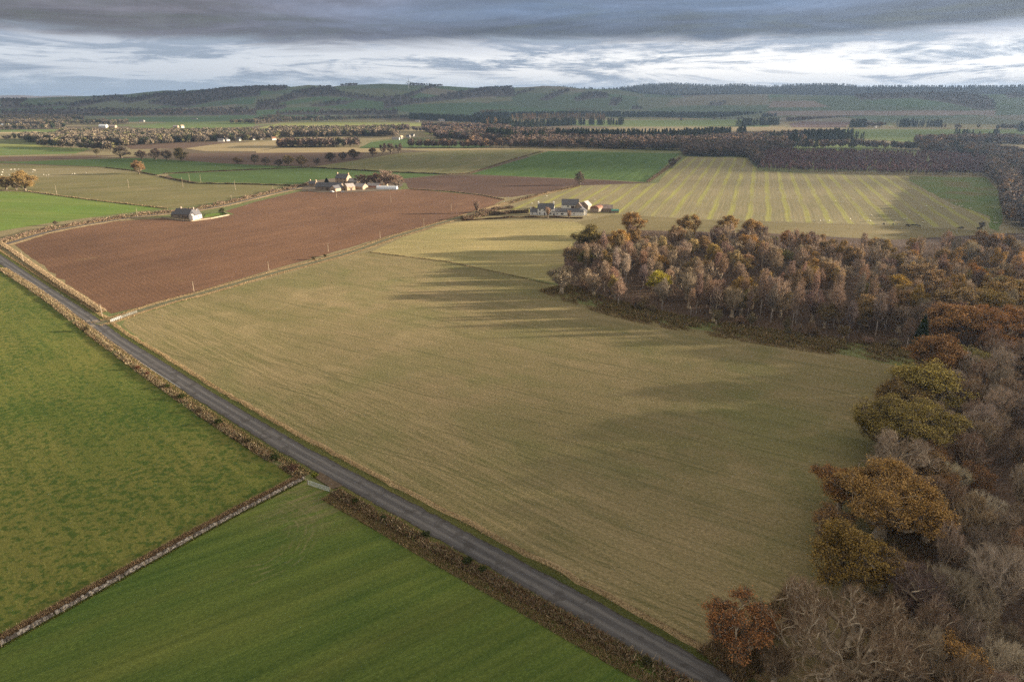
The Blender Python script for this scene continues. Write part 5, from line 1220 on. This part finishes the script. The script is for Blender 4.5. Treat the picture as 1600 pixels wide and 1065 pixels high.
wood('larch_belt', 'cone', multi([
    ([(800, 188), (880, 186), (945, 187)], 60, 12), ([(750, 180.5), (830, 177.5), (1000, 177.3), (1180, 178.5)], 170, 13), ([(640, 178.5), (760, 177)], 150, 13), ([(420, 181), (560, 179), (680, 180)], 200, 14), ([(760, 196), (790, 197)], 20, 14)]),
    (18, 26), LAR, 'golden larch tops catching the sun along the far conifers', seed=16, cat='larch belt')
wood('larch_plantation', 'slim', multi([([(1187, 267), (1300, 271), (1420, 274), (1545, 276)], 330, 5.6)]), (7, 12), PUR, 'purple brown larch plantation behind the striped stubble', seed=17, cat='plantation')
def at2(u, v, hh): return un(u, v, CAMH - hh)

# ------------------------------------------------------------------ hills
SKY1 = [(-400, 158), (-100, 155), (0, 153.5), (60, 152.5), (105, 151), (140, 150), (200, 147), (230, 143.5), (260, 141), (290, 142), (300, 140.5), (340, 139), (400, 135.5), (430, 134), (455, 135.5), (480, 132.5), (500, 133.5), (515, 136), (530, 133.5), (550, 132.5), (575, 131.5), (600, 130.5), (640, 132), (665, 133), (700, 134.5), (740, 137), (780, 135.5), (800, 136.5), (825, 136), (850, 134), (880, 135), (905, 138), (940, 139.5), (960, 139.5), (1000, 146), (1050, 149), (1120, 147.5), (1200, 147), (1290, 149), (1350, 150), (1450, 147), (1540, 147), (1600, 147), (2000, 146)]
SKY2 = [(-400, 160), (700, 165), (900, 150), (960, 140), (985, 136), (1010, 133), (1040, 132), (1060, 131.5), (1080, 133), (1100, 134.5), (1118, 135.5), (1150, 133), (1180, 135), (1200, 136), (1230, 134), (1250, 133.5), (1275, 133), (1315, 133), (1330, 135), (1345, 137), (1370, 136), (1400, 136), (1450, 136), (1500, 136.5), (1520, 135.5), (1560, 136), (1600, 135), (2000, 134)]
SKY3 = [(-400, 150), (0, 149), (30, 148.5), (60, 150), (100, 149.2), (135, 150.2), (170, 149), (230, 149), (400, 150), (1000, 150), (2000, 150)]
def skyline(tab, th):
    d = np.array([ray(u, v) for u, v in tab]); a = np.arctan2(d[:, 0], d[:, 1]); e = d[:, 2] / np.hypot(d[:, 0], d[:, 1])
    return np.interp(th, a, e)
def vnoise(x, y, s, seed):
    g = np.random.default_rng(seed); N = 64; T = g.random((N, N)); X = x / s; Y = y / s
    i = np.floor(X).astype(int); j = np.floor(Y).astype(int); fx = X - i; fy = Y - j; fx = fx * fx * (3 - 2 * fx); fy = fy * fy * (3 - 2 * fy)
    q = lambda a, b: T[a % N, b % N]
    return q(i, j) * (1 - fx) * (1 - fy) + q(i + 1, j) * fx * (1 - fy) + q(i, j + 1) * (1 - fx) * fy + q(i + 1, j + 1) * fx * fy
def sstep(t): t = np.clip(t, 0, 1); return t * t * (3 - 2 * t)
def hill_z(th, r):
    x = r * np.sin(th); y = r * np.cos(th)
    r1 = 5000 + 500 * np.sin(th * 9); r0 = 3050 + 250 * np.sin(th * 7 + 1) - 300 * sstep((th - .1) / .3); 
    H1 = 90 + r1 * skyline(SKY1, th); t1 = (r - r0) / (r1 - r0)
    relief = (np.abs(vnoise(x, y, 900, 1) - .5) - .2) * 170 + (vnoise(x, y, 380, 2) - .5) * 40
    prof = np.where(t1 < 1, sstep(t1) ** 1.15, 1 - .5 * sstep((r - r1) / 1800))
    z1 = H1 * prof + relief * np.clip(t1, 0, 1) * np.clip((1 - t1) * 1.6, 0, 1)
    r2 = 7600 + 300 * np.sin(th * 11); H2 = 90 + r2 * skyline(SKY2, th); t2 = (r - 5700) / (r2 - 5700)
    z2 = H2 * np.where(t2 < 1, sstep(t2), 1 - .5 * sstep((r - r2) / 1500)) + (vnoise(x, y, 500, 3) - .5) * 24 * np.clip(t2, 0, 1) * np.clip(1.2 - t2, 0, 1)
    r3 = 14500.; H3 = 90 + r3 * skyline(SKY3, th); z3 = H3 * np.where(r < r3, sstep((r - 11500) / 3000), 1 - sstep((r - r3) / 2500))
    return np.maximum(np.maximum(z1, z2), np.maximum(z3, -4)) - 1.5
TH = np.radians(np.arange(-52, 52.01, .14)); RR = np.r_[np.arange(2500, 6000, 26), np.arange(6000, 8400, 45), np.arange(8400, 17200, 260)]
T2, R2 = np.meshgrid(TH, RR); Z2 = hill_z(T2, R2); X2 = R2 * np.sin(T2); Y2 = R2 * np.cos(T2)
dep = Y2 * cos(PITCH) - (Z2 - CAMH) * sin(PITCH); U2 = 800 + F * X2 / dep; V2 = 532.5 - F * (Y2 * sin(PITCH) + (Z2 - CAMH) * cos(PITCH)) / dep
front = R2 < 5600
WOODS = [[(230, 162), (263, 149), (311, 143), (345, 139), (405, 134), (405, 150), (371, 153), (333, 159), (308, 164), (289, 168), (250, 164)], [(180, 158), (245, 147), (295, 141), (262, 150), (200, 162)], [(405, 136), (445, 135), (450, 138.5), (430, 143), (400, 141)],
    [(400, 160), (430, 157), (445, 148), (470, 142), (500, 136), (515, 136), (525, 142), (550, 148), (590, 152), (602, 152), (602, 159), (575, 157), (545, 153), (520, 150), (500, 151), (470, 152), (450, 158), (430, 163), (400, 165)], [(398, 173), (446, 170), (448, 164), (400, 164)], [(480, 165), (520, 158), (560, 156), (540, 163), (500, 167)],
    [(600, 150), (630, 149), (655, 140), (670, 134), (695, 134), (668, 138.5), (655, 146), (640, 152), (660, 155), (690, 149), (720, 142), (760, 137.5), (800, 136), (805, 151), (760, 151), (720, 154.5), (690, 157.5), (640, 163), (600, 170)], [(800, 149), (815, 142), (842, 139), (820, 144.5)], [(842, 156), (860, 146), (882, 140), (891, 141), (872, 150), (858, 157)],
    [(895, 157), (910, 147), (925, 143.5), (947, 147), (952, 153), (930, 153.5), (905, 158)], [(950, 164), (957, 153), (969, 152), (971, 158), (962, 166)], [(625, 129), (668, 130), (668, 134), (640, 134)], [(540, 128), (560, 130), (556, 134), (530, 135)],
    [(1210, 146.5), (1290, 148.5), (1330, 147), (1345, 156), (1375, 155), (1420, 153), (1455, 157), (1490, 162.5), (1530, 172), (1556, 171), (1552, 159), (1530, 150), (1490, 146), (1400, 144), (1330, 144)], [(1570, 147), (1610, 146), (1610, 152), (1575, 153)], [(0, 175), (60, 172), (130, 170), (220, 172), (300, 172), (400, 170), (400, 180), (0, 182)], [(0, 161), (60, 165), (130, 161), (60, 169), (0, 170)], [(0, 155), (40, 156), (30, 163), (0, 162)], [(100, 167), (130, 158), (170, 155), (135, 153), (180, 150), (205, 153), (160, 160), (120, 168)], [(430, 176), (620, 172), (620, 180), (430, 180)], [(985, 171), (995, 166), (1005, 171)], [(1105, 165), (1115, 160), (1133, 160), (1130, 165)]]
woodm = np.zeros(U2.shape, bool)
for pl in WOODS: woodm |= inside_np(pl, U2, V2)
woodm &= front
back = (R2 >= 5600) & (R2 < 9500) & (X2 > 100); woodm |= back & (vnoise(X2, Y2, 500, 9) < .86)
col = np.zeros(U2.shape + (3,)); pick = vnoise(np.floor(X2 / 420 + .3 * np.sin(Y2 / 500)) * 97.3, np.floor(Y2 / 330 + .3 * np.sin(X2 / 410)) * 71.7, 1.0, 21)
col[:] = (.078, .11, .052)
col[pick > .42] = (.125, .135, .07); col[pick > .6] = (.07, .12, .045); col[pick > .78] = (.175, .15, .095)
for pl, c_ in (([(1040, 165), (1050, 155), (1100, 148.5), (1200, 147), (1202, 164)], (.17, .145, .085)), ([(1200, 168), (1206, 158), (1270, 157.5), (1297, 167.5)], (.21, .155, .11)), ([(1195, 181), (1200, 173.5), (1556, 172.8), (1556, 180)], (.22, .165, .13)), ([(1120, 148.5), (1060, 151), (1070, 148), (1120, 146)], (.12, .075, .05)),
    ([(270, 158), (230, 162), (300, 146), (320, 142), (308, 147)], (.20, .165, .095)), ([(640, 161), (720, 155.5), (800, 151.5), (800, 158), (640, 163.5)], (.16, .155, .075)), ([(610, 147), (640, 143), (655, 137), (640, 148)], (.12, .145, .055)), ([(430, 161), (500, 151), (520, 151), (490, 158), (450, 164)], (.07, .125, .04)), ([(340, 163), (400, 153), (395, 163)], (.055, .11, .04))):
    col[inside_np(pl, U2, V2) & front] = c_
col *= (.90, .92, 1.0); col[woodm] = (.075, .064, .06); col[back & woodm] = (.03, .035, .03)  # blue cast of distant haze put into the hill colours, woods set after
col[R2 > 11000] = (.17, .13, .11)
nr, nth = Z2.shape; Vh = np.stack([X2, Y2, Z2], 2).reshape(-1, 3)
ii = (np.arange(nr - 1)[:, None] * nth + np.arange(nth - 1)[None]).ravel(); Fh = np.stack([ii, ii + 1, ii + nth + 1, ii + nth], 1)
m, nt, b = material('hill_pasture'); a_ = nt.new('ShaderNodeAttribute'); a_.attribute_name = 'tint'
pos = nt.new('ShaderNodeNewGeometry').outputs['Position']; nt.put(b.inputs['Base Color'], nt.scale(a_.outputs['Color'], nt.rng(nt.noise(nt.mapping(pos, (.01, .01, .01)), 1, 5, .65), .3, .7, .8, 1.2)))
structure(link(bpy.data.objects.new('hills', np_mesh('hills', Vh, Fh, m, col.reshape(-1, 3), smooth=True))))
def hill_pts(mask, n, seed):
    g = np.random.default_rng(seed); idx = np.argwhere(mask[:-1, :-1]); wgt = R2[idx[:, 0], idx[:, 1]] * (RR[np.minimum(idx[:, 0] + 1, nr - 1)] - RR[idx[:, 0]]); k = idx[g.choice(len(idx), n, p=wgt / wgt.sum())]
    r = RR[k[:, 0]] + g.random(n) * (RR[k[:, 0] + 1] - RR[k[:, 0]]); t = TH[k[:, 1]] + g.random(n) * (TH[1] - TH[0])
    return np.c_[r * np.sin(t), r * np.cos(t)], hill_z(t, r) 
vis = np.abs(T2) < R(42)
q, z = hill_pts(woodm & front & vis, 9000, 71)
wood('hillside_woodland', 'round', q, (8, 15), [(3, (.12, .085, .07)), (2, (.10, .075, .065)), (1, (.15, .105, .07)), (2, (.045, .05, .03))], 'leafless brown woods draped over the far hillside', seed=18, z=z)
q, z = hill_pts(back & vis & (R2 < 8200), 6500, 72)
wood('hilltop_forest', 'cone', q, (13, 22), [(3, (.025, .032, .026)), (1, (.05, .045, .035))], 'dark blue green forest along the right hand skyline', 'forest', seed=19, z=z, squash=1.6)
# wind turbine on the ridge
def on_hill(u, v):
    d = ray(u, v); th = math.atan2(d[0], d[1]); e = d[2] / math.hypot(d[0], d[1]); rr_ = np.arange(2600, 5600, 10.); zz = hill_z(np.full(rr_.shape, th), rr_); los = CAMH + rr_ * e
    i = int(np.argmax(zz >= los)); return rr_[i] * sin(th), rr_[i] * cos(th), float(zz[i])
x, y, z = on_hill(639, 141.5); dd_ = math.hypot(x, y); k = dd_ / F
tb = thing('wind_turbine', 'white three bladed wind turbine on the far ridge', 'wind turbine', (x, y, z), R(8)); Ht = 12 * k; M_TW = plain('turbine_white', (.80, .80, .80), .03, 1, .4)
MB().rod((0, 0, -3), (0, 0, Ht), Ht * .05, Ht * .03, 12).build('tower', M_TW, tb, True)
MB().box(-1.6, 1.6, -3.2, 4.2, Ht - .3, Ht + 2.8).build('nacelle', M_TW, tb); MB().rod((0, -3.2, Ht + 1.2), (0, -5.6, Ht + 1.2), 1.5, .5, 10).build('hub', M_TW, tb)
for k3 in range(3):
    a3 = R(95 + 120 * k3); c, s = cos(a3), sin(a3); bl = Ht * .55; V = []
    for (t, w) in ((.02, .9), (.2, 1.7), (.6, 1.0), (1, .25)):
        for sg, dy in ((-1, -.15), (1, .15)): V += [(c * bl * t - s * w * sg, -4.6 + dy - .15, Ht + 1.2 + s * bl * t + c * w * sg), (c * bl * t - s * w * sg, -4.6 + dy + .15, Ht + 1.2 + s * bl * t + c * w * sg)]
    Fb = []
    for i in range(3): o = 4 * i; Fb += [(o, o + 2, o + 6, o + 4), (o + 1, o + 5, o + 7, o + 3), (o, o + 4, o + 5, o + 1), (o + 2, o + 3, o + 7, o + 6)]
    mesh_obj('blade', V, Fb + [(12, 14, 15, 13), (0, 1, 3, 2)], M_TW, tb)

# ------------------------------------------------------------------ clouds that shade the land
SUN_AZ, SUN_EL = 5.0, 9.0           # azimuth measured from +X towards +Y
sdir = Vector((cos(R(SUN_EL)) * cos(R(SUN_AZ)), cos(R(SUN_EL)) * sin(R(SUN_AZ)), sin(R(SUN_EL))))
M_CLOUD, nt, b = material('cloud_vapour'); b.inputs['Base Color'].default_value = (.8, .8, .82, 1)
def cloud(ell, n, size, seed, alt, label):
    """puffs over the ground footprint ell=(x, y, rx, ry, angle), carried up the sun's direction to 'alt'"""
    g = np.random.default_rng(seed); bm = bmesh.new(); bmesh.ops.create_icosphere(bm, subdivisions=1, radius=1)
    V0 = np.array([v.co[:] for v in bm.verts]); F0 = np.array([[v.index for v in f.verts] for f in bm.faces]); bm.free()
    VV, FF = [], []
    for i in range(n):
        e = ell[g.integers(len(ell))] if len(ell) > 1 else ell[0]
        px, py = g.normal(0, .55) * e[2], g.normal(0, .55) * e[3]; ca, sa = cos(R(e[4])), sin(R(e[4]))
        gx, gy = e[0] + px * ca - py * sa, e[1] + px * sa + py * ca; h = alt + g.normal(0, 8)
        c = Vector((gx, gy, 0)) + sdir * (h / sdir.z); s = size * g.uniform(.5, 1.3)
        VV.append(V0 * g.uniform(.75, 1.25, (len(V0), 1)) * np.array([s, s, s * .16]) + np.array(c)); FF.append(F0 + i * len(V0))
    return stuff(link(bpy.data.objects.new('cloud', np_mesh('cloud', np.concatenate(VV), np.concatenate(FF), M_CLOUD))), label, 'cloud')
CLOUDS = True
if CLOUDS:
    cloud([(-10, 5, 230, 100, -30), (-90, 20, 170, 90, -30), (170, 150, 110, 110, 10), (185, 215, 90, 60, 10), (70, 60, 130, 70, -30), (150, 110, 90, 90, 10)], 330, 24, 1, 620, 'bank of low grey cloud shading the near fields')
    cloud([(560, 1050, 520, 230, 15), (720, 700, 260, 180, 10), (200, 1150, 300, 110, 5), (-250, 1010, 350, 70, -4)], 210, 56, 2, 700, 'broad grey cloud shading the fields and woods beyond the farms')
    cloud([(-2200, 4300, 2600, 1500, 0), (-600, 4600, 2600, 1500, 0), (900, 4600, 2600, 1600, 0), (2600, 5200, 2600, 2400, 0), (4300, 4200, 2600, 2200, 0), (2600, 2400, 1500, 600, 15)], 1100, 230, 3, 1900, 'long grey cloud deck shading the far hills')

# ------------------------------------------------------------------ air
HTOP = float(max(Z2.max(), 110)) + 45
print('haze top', HTOP)
DENS = 6.2e-5
me = bpy.data.meshes.new('haze'); v, f = box(-23000, 23000, -3000, 24000, -6, HTOP); me.from_pydata(v, [], f)
m = bpy.data.materials.new('haze'); m.use_nodes = True; nt = NT(m.node_tree); nt.n.remove(nt.n['Principled BSDF'])
pv = nt.new('ShaderNodeVolumePrincipled'); pv.inputs['Color'].default_value = (.48, .67, 1.0, 1); pv.inputs['Density'].default_value = DENS; pv.inputs['Anisotropy'].default_value = .6
nt.l.new(pv.outputs[0], nt.n['Material Output'].inputs['Volume']); me.materials.append(m)
o = link(bpy.data.objects.new('haze', me)); o['kind'] = 'stuff'

# ------------------------------------------------------------------ sky
W = bpy.data.worlds.new('World'); SC.world = W; W.use_nodes = True; nt = NT(W.node_tree)
bg0 = nt.n['Background']; outw = nt.n['World Output']
sky = nt.new('ShaderNodeTexSky'); sky.sky_type = 'NISHITA'; sky.sun_disc = False; sky.sun_elevation = R(SUN_EL); sky.sun_rotation = R(90 - SUN_AZ); sky.altitude = 100; sky.dust_density = 1.5
nt.l.new(sky.outputs[0], bg0.inputs['Color']); bg0.inputs['Strength'].default_value = .10
d = nt.new('ShaderNodeTexCoord').outputs['Generated']; sp = nt.new('ShaderNodeSeparateXYZ'); nt.put(sp.inputs[0], d); X, Y, Z = sp.outputs
big = nt.noise(nt.mapping(d, (2.2, 2.2, 16)), 1, 4, .55, .4); det = nt.noise(nt.mapping(d, (3.6, 3.6, 36), loc=(1.7, .4, .2)), 1, 11, .66, .9); fine_ = nt.noise(nt.mapping(d, (11, 11, 70), loc=(.3, 2.1, 0)), 1, 11, .68, 1.0)
edge = nt.math('ADD', Z, nt.math('ADD', nt.math('MULTIPLY', nt.math('SUBTRACT', big, .5), .055), nt.math('MULTIPLY', nt.math('SUBTRACT', det, .5), .034)))
deck = nt.rng(edge, .062, .077, 0, 1, True)
lr = nt.rng(X, -.55, .1, 0, 1, True)                    # lilac grey in the west, blue grey in the middle
deckc = nt.mix(nt.math('ADD', nt.math('MULTIPLY', lr, .8), nt.rng(big, .35, .65, -.2, .2), clamp=True), (.225, .215, .265), (.125, .175, .275))
deckc = nt.mix(nt.rng(nt.math('ADD', nt.math('MULTIPLY', det, .6), nt.math('MULTIPLY', big, .4)), .38, .62), nt.scale(deckc, .46), nt.scale(deckc, 1.5))
deckc = nt.scale(deckc, nt.rng(edge, .075, .11, .72, 1.1))
streak = nt.math('ADD', nt.math('MULTIPLY', det, .7), nt.math('MULTIPLY', fine_, .3))
right = nt.rng(X, -.4, .25)
low = nt.mix(nt.rng(streak, .45, .56, 0, 1, True), (.26, .32, .42), nt.mix(right, (.60, .64, .70), (.98, .96, .94)))
low = nt.mix(nt.rng(Z, .0, .03, .75, 0), low, nt.mix(right, (.55, .66, .78), (.55, .62, .72)))
under = nt.math('MULTIPLY', nt.rng(edge, .045, .066, 0, 1, True), nt.rng(big, .3, .6, .85, .15)); low = nt.mix(under, low, (.30, .34, .44))
deckc = nt.scale(deckc, .78); cl = nt.mix(deck, low, deckc)
over = nt.rng(Z, .16, .6, 0, 1, True); cl = nt.mix(over, cl, nt.scale((.66, .62, .55), nt.rng(big, .3, .7, .6, 1.4)))
bg1 = nt.new('ShaderNodeBackground'); nt.l.new(cl, bg1.inputs['Color']); bg1.inputs['Strength'].default_value = .33
mx = nt.new('ShaderNodeMixShader'); nt.put(mx.inputs[0], nt.rng(streak, .3, .5, .90, .98)); nt.l.new(bg0.outputs[0], mx.inputs[1]); nt.l.new(bg1.outputs[0], mx.inputs[2]); nt.l.new(mx.outputs[0], outw.inputs['Surface'])

sl = bpy.data.lights.new('sun', 'SUN'); sl.energy = 5.0; sl.angle = R(1.1); sl.color = (1, .855, .66)
so = link(bpy.data.objects.new('sun', sl)); so.rotation_euler = sdir.to_track_quat('Z', 'Y').to_euler()

# ------------------------------------------------------------------ camera and render settings
cam = bpy.data.cameras.new('camera'); cam.sensor_width = 36; cam.lens = F / 1600 * 36; cam.clip_end = 60000; cam.clip_start = .5
co = link(bpy.data.objects.new('camera', cam)); co.location = (0, 0, CAMH); co.rotation_euler = (pi / 2 - PITCH, 0, 0); SC.camera = co
SC.view_settings.view_transform = 'Standard'; SC.view_settings.look = 'None'; SC.view_settings.exposure = 1.9; SC.view_settings.gamma = 1
SC.render.filter_size = 1.15; SC.render.engine = 'CYCLES'; SC.cycles.max_bounces = 5; SC.cycles.diffuse_bounces = 2; SC.cycles.volume_bounces = 1; SC.cycles.transparent_max_bounces = 8
SC.cycles.sample_clamp_direct = 1.5; SC.cycles.sample_clamp_indirect = .6; SC.cycles.use_denoising = False
try: SC.cycles.denoiser = 'OPENIMAGEDENOISE'
except Exception: pass
